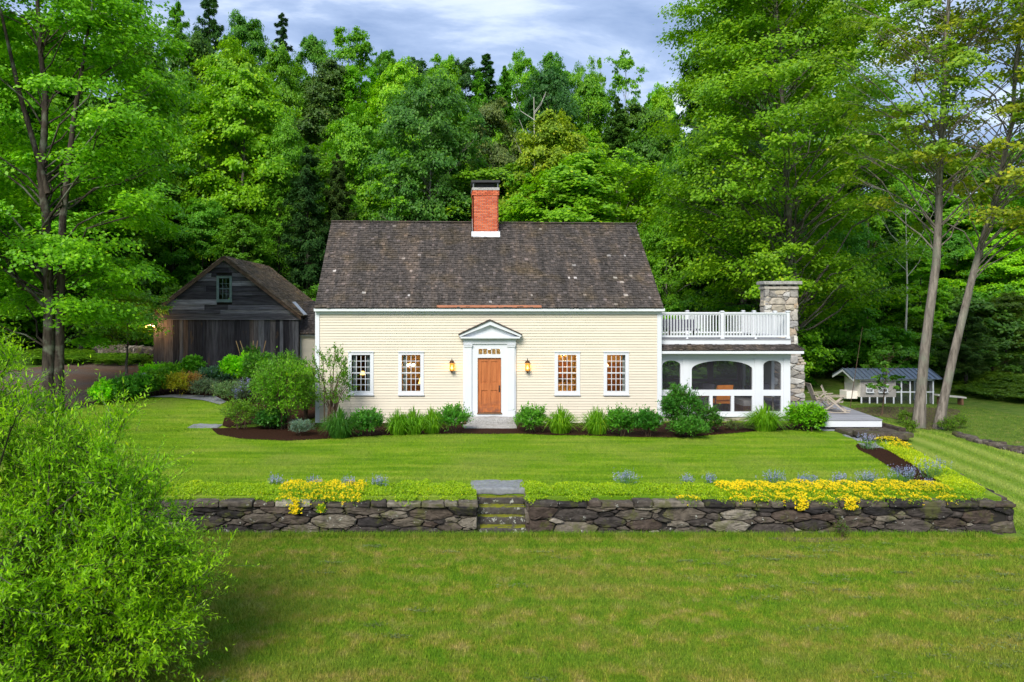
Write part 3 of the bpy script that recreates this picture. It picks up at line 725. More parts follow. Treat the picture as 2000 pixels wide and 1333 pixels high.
mb.c += mb2.c
mb.bar((rl, RY - .04, 8.20), (rr, RY - .04, 8.10), .16, .035)
roof = part('roof', mb, M['shingle'], house)
mb = MB()
for x_, sg in ((el_ + .012, -1), (er - .052, 1)): mb.multi([(x_, 29.76, 4.33), (x_, RY, 7.98 + (.08 if sg < 0 else 0)), (x_, BY + .2, 4.3), (x_, BY + .2, 4.42), (x_, RY, 8.07 + (.08 if sg < 0 else 0)), (x_, 29.76, 4.45)] + [(x_ + .04, 29.76, 4.33), (x_ + .04, RY, 7.98), (x_ + .04, BY + .2, 4.3), (x_ + .04, BY + .2, 4.42), (x_ + .04, RY, 8.07), (x_ + .04, 29.76, 4.45)],
        [[0, 1, 4, 5], [1, 2, 3, 4], [6, 11, 10, 7], [7, 10, 9, 8], [0, 6, 7, 1], [1, 7, 8, 2]])
part('rake_board', mb, M['white'], house)
mb = MB(); mb.oboxes([(wx(853, 29.7), 29.70, 4.475)], [(wx(1058, 29.7) - wx(853, 29.7), 0, 0)], [(0, .10, .085)], [(0, -.006, .008)]); part('copper_flashing', mb, M['copper'], house)
# chimney
cx0, cx1 = wx(923.5, 33.5), wx(973.5, 33.5); cy0, cy1 = 33.5, 34.7
def roofz(y): return 4.44 + (8.11 - 4.44) * (y - 29.74) / (RY - 29.74)
ctop = wz(372, cy0)
mb = MB().box(cx0 + .012, cx1 - .012, cy0 + .012, cy1 - .012, 7.0, ctop)
chim = part('chimney', mb, M['mortar'], roof, loc=((cx0 + cx1) / 2, cy0, 7.4))
O, U, V_, W = [], [], [], []; z = roofz(cy0) - .15; i = 0
while z < ctop - .01:
    pr = .03 if z > ctop - .22 else 0
    for (fr, L) in ((lambda u, w_: ((cx0 + u, cy0 - pr, z), (w_, 0, 0), (0, .04, 0)), cx1 - cx0), (lambda u, w_: ((cx1 + pr, cy0 + u, z), (0, w_, 0), (-.04, 0, 0)), cy1 - cy0),
                    (lambda u, w_: ((cx0 - pr, cy0 + u, z), (0, w_, 0), (.04, 0, 0)), cy1 - cy0), (lambda u, w_: ((cx0 + u, cy1 + pr - .04, z), (w_, 0, 0), (0, .04, 0)), cx1 - cx0)):
        u = -.1 * (i % 2)
        while u < L - .005:
            a, b = max(0, u), min(L, u + .2)
            if b - a > .02:
                o, uu, vv = fr(a, b - a - .009); O.append(o); U.append(uu); V_.append(vv); W.append((0, 0, .057))
            u += .209
    z += .067; i += 1
part('brickwork', MB().oboxes(O, U, V_, W), M['brick'], chim)
mb = MB().box(cx0 - .04, cx1 + .04, cy0 - .04, cy1 + .04, ctop, ctop + .10)
mb.box(cx0 - .02, cx1 + .02, cy0 - .02, cy1 + .02, ctop + .10, ctop + .115)
part('stone_collar', mb, M['granite'], chim)
mb = MB(); ct2 = wz(357, cy0)
for a, b in ((cx0 + .0, cy0 + .0), (cx1 - .05, cy0), (cx0, cy1 - .05), (cx1 - .05, cy1 - .05)): mb.box(a, a + .05, b, b + .05, ctop + .115, ct2)
part('cap_post', mb, M['cap_metal'], chim)
mb = MB().box(cx0 - .06, cx1 + .06, cy0 - .08, cy1 + .06, ct2, ct2 + .09); mb.box(cx0 + .15, cx1 - .15, cy0 + .3, cy1 - .1, ctop + .116, ct2 - .01); part('cap_plate', mb, M['black'], chim)
mb = MB(); rz0 = roofz(cy0)
mb.oboxes([(cx0 - .06, cy0 - .12, roofz(cy0 - .12) + .04)], [(cx1 - cx0 + .12, 0, 0)], [(0, .1, .24)], [(0, -.01, .012)])
for a in (cx0 - .012, cx1 - .0): mb.multi([(a, cy0 - .05, rz0 + .0), (a, RY, 8.1), (a, RY, 8.3), (a, cy0 - .05, rz0 + .2), (a + .012, cy0 - .05, rz0), (a + .012, RY, 8.1), (a + .012, RY, 8.3), (a + .012, cy0 - .05, rz0 + .2)], [[0, 1, 2, 3], [7, 6, 5, 4], [0, 3, 7, 4], [3, 2, 6, 7]])
part('lead_flashing', mb, M['lead'], chim)
# windows
def window(x0, x1, z0, z1, Y, parent, cols=4, rows=6, wm='white', casing=.13, gx=None, name='window', drop=True):
    W_ = M[wm]; loc = ((x0 + x1) / 2, Y, z0)
    gx0, gx1, gz0, gz1 = x0 + casing * 1.08, x1 - casing * 1.08, z0 + casing * 1.25, z1 - casing * 1.05
    mb = MB().plate(rect(x0, x1, z0 + .03, z1 - .03), [rect(gx0 - .012, gx1 + .012, gz0 - .012, gz1 + .012)], Y - .05, Y + .05)
    wn_ = part(name, mb, W_, parent, loc=loc)
    part('drip_cap', MB().box(x0 - .012, x1 + .012, Y - .085, Y + .0, z1 - .028, z1 + .0), W_, wn_)
    part('sill', MB().box(x0 - .015, x1 + .015, Y - .095, Y + .01, z0 - .01, z0 + .028), W_, wn_)
    mb = MB(); m_ = .011; zm = (gz0 + gz1) / 2
    mb.box(gx0, gx1, Y - .015, Y + .035, zm - .02, zm + .02)
    for i in range(1, cols):
        u = gx0 + (gx1 - gx0) * i / cols; mb.box(u - m_, u + m_, Y - .003, Y + .021, gz0, zm - .021); mb.box(u - m_, u + m_, Y - .003, Y + .021, zm + .021, gz1)
    for j in range(1, rows):
        if j * 2 == rows: continue
        v = gz0 + (gz1 - gz0) * j / rows
        for i in range(cols):
            a = gx0 + (gx1 - gx0) * i / cols + m_; b = gx0 + (gx1 - gx0) * (i + 1) / cols - m_; mb.box(a, b, Y - .001, Y + .019, v - m_ * .9, v + m_ * .9)
    part('muntins', mb, W_, wn_)
    part('pane', MB().box(gx0 - .01, gx1 + .01, Y + .008, Y + .012, gz0 - .01, gz1 + .01), M['glass'], wn_)
    return wn_
for a, b, _, _ in WINS: window(fx(a), fx(b), fz(772), fz(687), FY, house)
# entry surround
Y0 = FY - .10
ent = part('door_surround', MB().plate(rect(fx(904.6), fx(1007.3), fz(817), fz(661)), [rect(fx(932.6), fx(978.6), fz(806.5), fz(699)), rect(fx(934.4), fx(977.2), fz(692.3), fz(681.6))], Y0, FY + .10), M['white'], house)
mb = MB()
for a, b in ((907.5, 921), (991, 1004.5)):
    mb.box(fx(a), fx(b), Y0 - .06, Y0, fz(800), fz(678)); mb.box(fx(a - .8), fx(b + .8), Y0 - .09, Y0, fz(816.8), fz(800.5)); mb.box(fx(a - .8), fx(b + .8), Y0 - .09, Y0, fz(678), fz(675.3)); mb.box(fx(a - 1.5), fx(b + 1.5), Y0 - .11, Y0, fz(675), fz(672.6))
part('pilaster', mb, M['white'], ent)
mb = MB().box(fx(905), fx(1007), Y0 - .05, Y0, fz(672), fz(663.5)); mb.box(fx(903), fx(1009), Y0 - .10, Y0, fz(663.3), fz(661.2)); part('entablature', mb, M['white'], ent)
ax, az_ = fx(956.4), fz(629)
bl, br, bz = fx(897), fx(1016.5), fz(656.5)
mb = MB().plate([(fx(903), fz(658)), (fx(1010), fz(658)), (ax, fz(634.5))], [], Y0 - .02, FY + .0)
mb.box(fx(899), fx(1014), Y0 - .24, FY + .0, fz(660.8), fz(657.6))
for s_ in (bl, br):
    d = (az_ - bz); th = .11
    mb.plate([(s_, bz - .03), (s_, bz + .05), (ax, az_ + .05), (ax, az_ - th)], [], Y0 - .20, FY) if s_ < ax else mb.plate([(ax, az_ - th), (ax, az_ + .05), (s_, bz + .05), (s_, bz - .03)], [], Y0 - .20, FY)
part('pediment', mb, M['white'], ent)
mb = MB()
for s_, e_ in ((bl - .04, 0), (br + .04, 0)):
    q = [(s_, bz + .052), (s_, bz + .085), (ax, az_ + .105), (ax, az_ + .054)]; mb.plate(q if s_ < ax else q[::-1], [], Y0 - .25, FY)
part('pediment_roof', mb, M['shingle'], ent)
mb = MB()
for i in range(1, 5): u = fx(934.4) + (fx(977.2) - fx(934.4)) * i / 5; mb.box(u - .014, u + .014, Y0 + .03, Y0 + .06, fz(692.3), fz(681.6))
part('transom_bars', mb, M['white'], ent); part('transom_glass', MB().box(fx(934.4), fx(977.2), Y0 + .07, Y0 + .075, fz(692.3), fz(681.6)), M['glass'], ent)
dx0, dx1, dz0, dz1 = fx(933.2), fx(978), fz(805.5), fz(699.6); DY = Y0 + .07
mb = MB(); pn = [(512, 575, 493, 713), (607, 675, 493, 713), (512, 575, 783, 943), (607, 675, 783, 943)]
hs = [rect(fx(840 + a / 5.127), fx(840 + b / 5.127), fz(610 + d / 5.127), fz(610 + c / 5.127)) for a, b, c, d in pn]
mb.plate(rect(dx0, dx1, dz0, dz1), hs, DY, DY + .05)
door = part('door', mb, M['door'], house, loc=((dx0 + dx1) / 2, DY, dz0))
mb = MB()
for h_ in hs:
    (a, c), (b, _), (_, d), _ = h_; mb.box(a, b, DY + .026, DY + .045, c, d); mb.box(a + .05, b - .05, DY + .012, DY + .0255, c + .06, d - .06)
part('door_panel', mb, M['door'], door)
mb = MB().box(fx(974), fx(976.2), DY - .012, DY, fz(766), fz(753)); mb.tube([(fx(975), DY - .012, fz(756)), (fx(975), DY - .06, fz(757)), (fx(975), DY - .065, fz(761)), (fx(975), DY - .012, fz(763.5))], .011, 6); part('handle', mb, M['black'], door)
part('threshold', MB().box(fx(931.5), fx(980), Y0 - .05, Y0 + .12, fz(808), fz(806)), M['wood'], ent)
# granite steps
for i, (a, b, y0, y1, z0, z1, l) in enumerate(((911, 1008, 29.42, 29.97, .02, .40, 'upper pale granite step under the red door'), (905, 1010.5, 28.72, 29.41, -.12, .185, 'lower wide granite step on the lawn'))):
    mb = MB(); rough_slab(mb, wx(a, y0), wx(b, y0), y0, y1, z0, z1, 70 + i, .018, .35); o = part('granite_step', mb, M['granite'], loc=(wx(956, y0), y0, z0)); tag(o, l, 'step', 'granite steps at the front door')
# rooms
rooms = MB()
rooms.box(HX0 + .15, HX1 - .15, FY + .15, 34.2, .42, .5)
part('room_floor', rooms, M['room_floor'], house)
rooms = MB(); rooms.box(HX0 + .15, HX1 - .15, FY + .15, 34.2, 2.92, 3.0); part('room_ceiling', rooms, M['room'], house)
rooms = MB()
for a, b in ((HX0 + .15, fx(915)), (fx(1000), HX1 - .15)): rooms.box(a, b, 33.6, 33.7, .51, 2.91)
for a in (fx(914), fx(1000)): rooms.box(a, a + .1, FY + .15, 33.59, .51, 2.91)
rooms.box(fx(914) + .11, fx(1000) - .01, 32.2, 32.3, .51, 2.91)
part('partition_wall', rooms, M['room'], house)
rooms = MB()   # panelling, shelves and cupboards against the partition
for a, b, c, d, q in ((fx(640), fx(745), .52, 2.6, 33.1), (fx(790), fx(860), .52, 1.5, 33.2), (fx(1085), fx(1110), .52, 1.75, 33.0), (fx(1115), fx(1140), 1.55, 2.2, 33.2), (fx(1180), fx(1196), .52, 2.9, 32.0), (fx(1205), fx(1260), .52, 1.6, 33.1), (fx(745), fx(760), .52, 2.9, 33.3)): rooms.box(a, b, q, 33.58, c, d)
for i in range(6): rooms.box(fx(1050) + i * .8, fx(1050) + i * .8 + .06, 33.52, 33.59, .52, 2.9)
part('panelling', rooms, M['panel'], house)
part('bookcase', MB().box(fx(1165), fx(1275), 33.35, 33.59, .52, 2.15), M['panel'], house)
part('partition_wall', MB().box(fx(1150), fx(1150) + .1, FY + .15, 33.59, .51, 2.91).box(fx(757), fx(757) + .1, FY + .15, 33.0, .51, 2.91), M['room'], house)
mb = MB()
for a_, b_ in ((689, 693), (717, 722), (788, 792), (1219, 1223)):
    for q_ in range(3): mb.tube([(fx(a_) + (fx(b_) - fx(a_)) * q_ / 2, FY + .22, fz(766)), (fx(a_) + (fx(b_) - fx(a_)) * q_ / 2, FY + .20 + .02 * (q_ % 2), fz(693))], .022, 6)
part('curtain', mb, M['cushion'], house)
# curtains edges: dark furniture
for nm, lb, X, Y, Z, sz in (('table_lamp', 'lit table lamp with amber shade inside the second window', fx(824), 31.2, 1.20, 1.0), ('table_lamp', 'small lit lamp low inside the first window', fx(699), 31.7, 1.62, .6)):
    t = thing(nm, lb, 'lamp', (X, Y, Z), 'lamps inside the house')
    part('base', MB().lathe((X, Y, Z), [(.001, 0), (.09 * sz, 0), (.09 * sz, .02), (.03, .05), (.05 * sz, .15 * sz), (.015, .26 * sz), (.012, .32 * sz)]), M['bronze'], t)
    part('lamp_shade', MB().lathe((X, Y, Z + .3 * sz), [(.17 * sz, 0), (.10 * sz, .24 * sz)], 18), M['lamp_shade'], t); lamp('lamp_light', (X, Y, Z + .42 * sz), 16 * sz, t)
t = thing('side_table', 'dark table under the lamp inside the second window', 'table', (fx(824), 31.2, .5)); mb = MB().box(fx(824) - .3, fx(824) + .3, 30.95, 31.5, 1.16, 1.195)
part('tabletop', mb, M['wood'], t); mb = MB()
for a in (-.27, .23):
    for b in (-.2, .22): mb.box(fx(824) + a, fx(824) + a + .04, 31.2 + b, 31.24 + b, .5, 1.16)
part('leg', mb, M['wood'], t)
t = thing('wall_shelf_lamp', 'shelf', 'shelf', (0, 0, 0)); bpy.data.objects.remove(t)
def chandelier(X, Y, Z, lb, n, rad, up, watts):
    t = thing('chandelier', lb, 'chandelier', (X, Y, Z), 'lamps inside the house')
    mb = MB().tube([(X, Y, Z), (X, Y, up)], .01, 6)
    for i in range(n):
        a = i * 2 * math.pi / n + .4; mb.tube([(X, Y, Z), (X + rad * .6 * math.cos(a), Y + rad * .6 * math.sin(a), Z - .06), (X + rad * math.cos(a), Y + rad * math.sin(a), Z + .03)], .008, 5)
    part('frame', mb, M['bronze'], t)
    for i in range(n):
        a = i * 2 * math.pi / n + .4; part('bulb', MB().lathe((X + rad * math.cos(a), Y + rad * math.sin(a), Z + .03), [(.001, 0), (.03, .02), (.035, .05), (.01, .10), (.001, .11)], 8), M['bulb'], t)
    lamp('chandelier_light', (X, Y, Z + .18), watts, t, .12)
chandelier(fx(797.5), 31.6, 2.12, 'small lit chandelier in the room behind the second window', 5, .16, 2.9, 26)
chandelier(fx(1110), 31.2, 2.58, 'bright ceiling light high inside the third window', 3, .13, 2.9, 110)
chandelier(fx(1204), 32.2, 2.05, 'hanging lamp seen inside the rightmost window', 3, .12, 2.9, 34)
X, Y, Z = fx(959), 31.3, fz(685) + .02
t = thing('hall_light', 'bright white hall light glowing through the transom', 'lamp', (X, Y, Z)); part('bulb', MB().lathe((X, Y, Z - .05), [(.001, 0), (.07, .03), (.09, .08), (.05, .14), (.001, .15)], 12), m_emit('white_bulb', (1, .95, .85), 22), t); part('chain', MB().tube([(X, Y, Z + .1), (X, Y, 2.92)], .008, 5), M['bronze'], t); lamp('hall_lamp', (X, Y - .2, Z), 20, t, .06, (1, .9, .7))
# wall lanterns
def lantern(px, lb):
    X, Y, Z = fx(px), FY - .16, fz(727.5)
    t = thing('wall_lantern', lb, 'lantern', (X, FY - .03, Z), 'lanterns beside the front door')
    part('back_plate', MB().box(X - .05, X + .05, FY - .045, FY - .027, Z + .12, Z + .42), M['bronze'], t)
    mb = MB().tube([(X, FY - .045, Z + .40), (X, FY - .09, Z + .52), (X, Y, Z + .53), (X, Y, Z + .42)], .009, 6); part('arm', mb, M['black'], t)
    part('cap', MB().lathe((X, Y, Z + .36), [(.10, 0), (.095, .03), (.07, .06), (.075, .075), (.02, .10), (.015, .14)], 16), M['bronze'], t)
    mb = MB()
    for i in range(4): a = math.pi / 4 + i * math.pi / 2; mb.tube([(X + .092 * math.cos(a), Y + .092 * math.sin(a), Z + .06), (X + .092 * math.cos(a), Y + .092 * math.sin(a), Z + .37)], .007, 5)
    for z_ in (.1, .22, .36): mb.lathe((X, Y, Z + z_), [(.093, -.006), (.097, 0), (.093, .006)], 16)
    mb.lathe((X, Y, Z), [(.005, -.03), (.02, 0), (.05, .04), (.09, .07)], 12); part('cage', mb, M['bronze'], t)
    part('bulb', MB().lathe((X, Y, Z + .12), [(.001, 0), (.035, .03), (.04, .07), (.015, .13), (.001, .15)], 10), M['bulb'], t)
    part('glass', MB().lathe((X, Y, Z + .07), [(.083, 0), (.086, .1), (.083, .29)], 16), m_amber, t)
    lamp('lantern_light', (X, Y - .02, Z + .2), 16, t, .09, (1, .66, .3))
k = NT('amber_glass'); k.t.nodes.remove(k.b)
tr_ = k.n('ShaderNodeBsdfTransparent', {0: (1, .72, .3, 1)}); em_ = k.n('ShaderNodeEmission', {0: (1, .5, .1, 1), 1: 1.0}); ms_ = k.n('ShaderNodeMixShader', {0: .5, 1: tr_.outputs[0], 2: em_.outputs[0]}); k.link(ms_.outputs[0], k.out.inputs[0]); m_amber = k.m
lantern(882.5, 'lit bronze lantern on the cream wall left of the door'); lantern(1029.4, 'lit bronze lantern on the cream wall right of the door')
# ------------------------------------------------------------------ screened porch
PY = 30.5
def pX(px): return wx(px, PY)
def pZ(py): return wz(py, PY)
PX0, PX1 = HX1 + .03, pX(1543); PB = 35.2; DZ = pZ(662)
porch = thing('screened_porch', 'white screened porch with arched openings and a railed roof deck', 'porch', ((PX0 + PX1) / 2, PY, 0))
def arch(x0, x1, zb, zs, zt, n=14, sq=1.0):
    cx, hw = (x0 + x1) / 2, (x1 - x0) / 2
    return [(x0, zb), (x1, zb), (x1, zs)] + [(cx + hw * math.cos(math.pi * i / n), zs + (zt - zs) * math.sin(math.pi * i / n) ** sq) for i in range(1, n)] + [(x0, zs)]
ops = [arch(pX(1293.5), pX(1329), pZ(762), pZ(714), pZ(704.5)), arch(pX(1351), pX(1469.5), pZ(762), pZ(722), pZ(705)), arch(pX(1491), pX(1525.8), pZ(762), pZ(714), pZ(704.5))]
low = [rect(pX(a), pX(b), pZ(804.5), pZ(773.5)) for a, b in ((1293.5, 1329), (1351, 1385.5), (1392, 1428), (1434, 1469), (1491, 1525.5))]
mb = MB().plate(rect(PX0, PX1, pZ(812), pZ(689.5)), ops + low, PY, PY + .12)
pf = part('front_wall', mb, M['white'], porch)
mb = MB()  # applied trim
for a, b in ((1333, 1346), (1474, 1487), (1530, 1543)): mb.box(pX(a), pX(b), PY - .03, PY - .001, pZ(811), pZ(700))
mb.box(PX0, PX1 + .02, PY - .035, PY - .001, pZ(699.5), pZ(690)); mb.box(PX0, PX1 + .03, PY - .05, PY - .001, pZ(814.5), pZ(811.5))
part('trim_board', mb, M['white'], porch)
mb = MB().box(PX0, PX1, PY + .055, PY + .058, pZ(806), pZ(700)); part('screen', mb, M['screen'], porch)
mb = MB(); fl = pZ(811)
for i in range(34): a = PX0 + i * (PX1 - PX0) / 34; mb.box(a, a + (PX1 - PX0) / 34 - .006, PY + .125, PB - .15, fl - .05, fl)
part('porch_floor', mb, M['wood'], porch)
mb = MB(); ym = PY + .125
for y0, y1 in ((ym, ym + 1.9), (ym + 2.9, PB)):
    pass
# right wall and back wall: dark inside frames with screened openings
sw = lambda a, b, c, d: [(a, c), (b, c), (b, d), (a, d)]
mb.plate(sw(ym, PB, fl, 2.86), [sw(ym + .2, ym + 1.3, fl + .25, 2.5), sw(ym + 3.6, PB - .2, fl + .25, 2.5)], PX1 - .13, PX1 - .01, 'x')
part('side_wall', mb, M['white'], porch)
mb = MB(); xs_ = [PX0 + .05, PX0 + 1.15, PX0 + 2.35, PX0 + 3.55, PX1 - .2]
hh_ = [rect(xs_[i] + .12, xs_[i + 1] - .12, a, b) for i in range(4) for a, b in ((fl + .2, fl + .85), (fl + .97, 2.5))]
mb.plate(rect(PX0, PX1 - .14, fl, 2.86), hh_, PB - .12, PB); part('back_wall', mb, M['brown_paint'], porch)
mb = MB().box(PX0, PX1 - .14, PB - .06, PB - .057, fl, 2.7); part('back_screen', mb, M['screen'], porch)
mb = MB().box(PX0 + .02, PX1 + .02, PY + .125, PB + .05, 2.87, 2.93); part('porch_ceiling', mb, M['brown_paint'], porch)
g = np.random.default_rng(31)
mb = MB().box(PX0 + .05, PX1 - .05, PY + .06, PB, -.3, pZ(815)); fmb = MB(); stones_on(fmb, lambda u, v, d: (u, PY + .06 - d, v), pack(PX0, -.1, PX1, pZ(815) - .01, g, (.3, .6), (.15, .3)), g, .05)
part('foundation', mb, M['mortar'], porch); part('foundation_stone', fmb, M['pale_stone'], porch)
# skirt roof of shingles, fascia above and below
ex = pX(1561)
mb = shingled('skirt_roof', porch, (PX0, PY - .42, pZ(684.5)), (ex, PY - .42, pZ(684.5)), (PX1 + .15, PY - .02, pZ(673.6)), (PX0, PY - .02, pZ(673.6)), 4, None, 8, .13)
m2 = shingled('x', porch, (ex, PY - .42, pZ(684.5)), (ex, PB, pZ(684.5)), (PX1 + .15, PB, pZ(673.6)), (PX1 + .15, PY - .02, pZ(673.6)), 4, None, 9, .2); mb.c += m2.c
part('skirt_roof', mb, M['shingle'], porch)
mb = MB().box(PX0, ex - .01, PY - .43, PY - .39, pZ(690.2), pZ(685)); mb.box(ex - .05, ex - .01, PY - .389, PB, pZ(690.2), pZ(685)); mb.box(PX0, ex - .06, PY - .385, PY - .002, pZ(689), pZ(687.8))
mb.box(PX0, PX1 + .02, PY - .02, PY + .02, pZ(673), pZ(664)); mb.box(PX1 - .02, PX1 + .02, PY + .021, PB, pZ(673), pZ(664)); part('fascia', mb, M['white'], porch)
mb = MB()
for i in range(32): b0 = PY - .04 + i * (PB - PY + .05) / 32; mb.box(PX0, PX1 + .04, b0, b0 + .14, DZ - .045, DZ)
part('roof_deck', mb, M['deck'], porch)
rail = part('railing', MB().box(PX0, PX1 - .02, PY + .015, PY + .085, pZ(613.5), pZ(611)), M['white'], porch)
def railrun(p, q, posts, n):
    p = np.array(p); q = np.array(q); mb = MB(); d = q - p; up = np.array([0, 0, 1.0]); zt = pZ(613.5); zb = DZ + .09
    mb.bar((*p, zt - .02), (*q, zt - .02), .035, .06); mb.bar((*p, zt + .02), (*q, zt + .02), .1, .03); mb.bar((*p, zb), (*q, zb), .05, .07)
    for i in range(n):
        c = p + d * (i + .5) / n; mb.box(c[0] - .018, c[0] + .018, c[1] - .018, c[1] + .018, zb + .036, zt - .051)
    part('balusters', mb, M['white'], rail)
    for c in posts:
        mb = MB().box(c[0] - .055, c[0] + .055, c[1] - .055, c[1] + .055, DZ + .003, zt + .07); mb.box(c[0] - .08, c[0] + .08, c[1] - .08, c[1] + .08, zt + .071, zt + .095); mb.box(c[0] - .055, c[0] + .055, c[1] - .055, c[1] + .055, zt + .096, zt + .12); mb.box(c[0] - .07, c[0] + .07, c[1] - .07, c[1] + .07, DZ + .002, DZ + .08)
        part('railing_post', mb, M['white'], rail)
ry = PY + .05; rx1 = PX1 - .07; rxm = pX(1411)
railrun((PX0, ry), (rxm - .05, ry), [(PX0 + .05, ry)], 21); railrun((rxm + .05, ry), (rx1 - .05, ry), [(rxm, ry), (rx1, ry)], 21)
railrun((rx1, ry + .05), (rx1, PB - .1), [(rx1, 31.75), (rx1, 33.9)], 38); railrun((PX0, PB - .08), (rx1, PB - .08), [(rx1, PB - .08), (wx(1341, PB), PB - .08)], 40)
for px in (1343, 1477): part('railing_foot', MB().lathe((pX(px), ry, DZ), [(.05, 0), (.045, .02), (.022, .05), (.022, .07)], 10), M['white'], rail)
# things on the roof deck and porch
def armchair(X, Y, Z, lb, rot, frame, fab, group, w_=.72):
    t = thing('armchair', lb, 'chair', (0, 0, 0), group); f = MB()
    part('seat', MB().box(-.32, .32, -.32, .34, .32, .46), M[fab], t)
    o = MB(); o.oboxes([(-.31, .26, .44)], [(.62, 0, 0)], [(0, .13, .03)], [(0, .14, .60)]); part('backrest', o, M[fab], t)
    for sx in (-.36, .32):
        for sy in (-.34, .32): part('leg', MB().box(sx, sx + .045, sy, sy + .045, 0, .60), M[frame], t)
        part('armrest', MB().box(sx - .01, sx + .055, -.36, .40, .601, .63), M[frame], t)
    t.location = (X, Y, Z); t.rotation_euler = (0, 0, rot); return t
armchair(wx(1405, 31.6), 31.6, fl + .02, 'wooden armchair with bright orange back cushion inside the porch', math.pi + .15, 'wood', 'orange', 'porch seating')
armchair(wx(1365, 31.6), 31.6, fl, 'dark armchair at the left of the porch near the orange one', -1.2, 'wood', 'grey_fabric', 'porch seating')
armchair(wx(1508, 31.4), 31.4, fl, 'small wooden armchair behind the narrow right hand arch', .5, 'teak', 'grey_fabric', 'porch seating')
X, Y = wx(1460, 32.2), 32.2
t = thing('sofa', 'dark grey sofa with pale seat cushions inside the porch', 'sofa', (X, Y, fl), 'porch seating')
part('base', MB().box(X - .45, X + .45, Y - .7, Y + .9, fl, fl + .22), M['wood'], t); part('seat', MB().box(X - .42, X + .2, Y - .69, Y + .89, fl + .221, fl + .42), M['cushion'], t); part('backrest', MB().box(X + .21, X + .44, Y - .69, Y + .89, fl + .221, fl + .85), M['grey_fabric'], t)
t = thing('deck_lounge', 'dark slatted lounge seat behind the balusters on the roof deck', 'lounge', (pX(1318), 32.6, DZ)); X = wx(1330, 32.6)
part('seat', MB().box(X - .6, X + .7, 32.4, 33.1, DZ + .25, DZ + .33), M['grey_fabric'], t); part('backrest', MB().box(X - .6, X + .7, 33.05, 33.13, DZ + .34, DZ + .7), M['grey_fabric'], t)
for a in (-.55, .62):
    for b in (32.42, 33.02): part('leg', MB().box(X + a, X + a + .05, b, b + .05, DZ, DZ + .25), M['brown_paint'], t)
# ------------------------------------------------------------------ stone chimney
cY = 33.5; sx0, sx1 = wx(1494, cY), wx(1559, cY); lx1 = wx(1572, cY) ; stz = wz(563, cY); shz = wz(711, cY)
stack = thing('stone_chimney', 'tall pale fieldstone chimney beside the screened porch', 'chimney', ((sx0 + sx1) / 2, cY, 0))
g = np.random.default_rng(12)
core = MB().box(sx0 + .05, sx1 - .05, cY + .06, cY + .62, -.3, stz); core.multi([(sx1 - .06, cY + .05, -.3), (lx1 - .05, cY + .05, -.3), (lx1 - .05, cY + .05, shz), (sx1 - .06, cY + .05, shz + .45), (sx1 - .06, cY + .66, -.3), (lx1 - .05, cY + .66, -.3), (lx1 - .05, cY + .66, shz), (sx1 - .06, cY + .66, shz + .45)], [[0, 1, 2, 3], [7, 6, 5, 4], [1, 5, 6, 2], [3, 2, 6, 7]])
part('mortar_core', core, M['mortar'], stack)
st = MB(); z = -.3; cells = []; qw = .22
while z < stz - .05:
    h_ = min(g.uniform(.3, .8), stz - z)
    if g.random() < .5: cells.append([float(q_) for q_ in (sx1 - qw - g.uniform(0, .15), z, sx1, z + h_)]); e1 = cells[-1][0]
    else: e1 = sx1
    if g.random() < .6: cells.append([float(q_) for q_ in (sx0, z, sx0 + g.uniform(.15, .4), z + h_)]); e0 = cells[-1][2]
    else: e0 = sx0
    cells += pack(e0, z, e1, z + h_, g, (.15, .45), (.16, .46), .8); z += h_
stones_on(st, lambda u, v, d: (u, cY + .07 - d, v), cells, g, .06, .010, .02)
stones_on(st, lambda u, v, d: (sx0 + .07 - d, cY + u, v), pack(0, 2.9, .64, stz, g, (.25, .6), (.15, .4)), g, .06, .01, .02)
stones_on(st, lambda u, v, d: (sx1 - .07 + d, cY + u, v), pack(0, shz,   .64, stz, g, (.25, .6), (.15, .4)), g, .06, .01, .02)
stones_on(st, lambda u, v, d: (u, cY - .10 - d + .12, v), pack(sx1 - .62, -.3, lx1, shz, g, (.12, .4), (.08, .26)), g, .06, .010, .03)
stones_on(st, lambda u, v, d: (lx1 - .07 + d, cY + u, v), pack(0, -.3, .64, shz, g, (.2, .5), (.12, .3)), g, .06)
for i in range(4): f = i / 4; rough_slab(st, sx1 + (lx1 - sx1) * f - .1, sx1 + (lx1 - sx1) * (f + .25) + .04, cY - .03, cY + .62, shz + .42 - .45 * (f + .25), shz + .50 - .45 * (f + .2), i, .015, .5)
part('fieldstone', st, M['pale_stone'], stack)
mb = MB(); rough_slab(mb, sx0 - .02, sx1 + .02, cY - .02, cY + .66, stz - .05, stz + .07, 3, .01, .3)
for i in range(5):
    for yy_ in (cY + .02, cY + .48): u = sx0 + .03 + (sx1 - sx0 - .17) * i / 4; mb.box(u, u + .13, yy_, yy_ + .15, stz + .06, wz(556, cY))
part('cap_pier', mb, M['pale_stone'], stack)
mb = MB(); rough_slab(mb, wx(1490, cY), wx(1565, cY), cY - .12, cY + .72, wz(556, cY), wz(549.5, cY), 4, .012, .25); part('cap_slab', mb, M['granite'], stack)
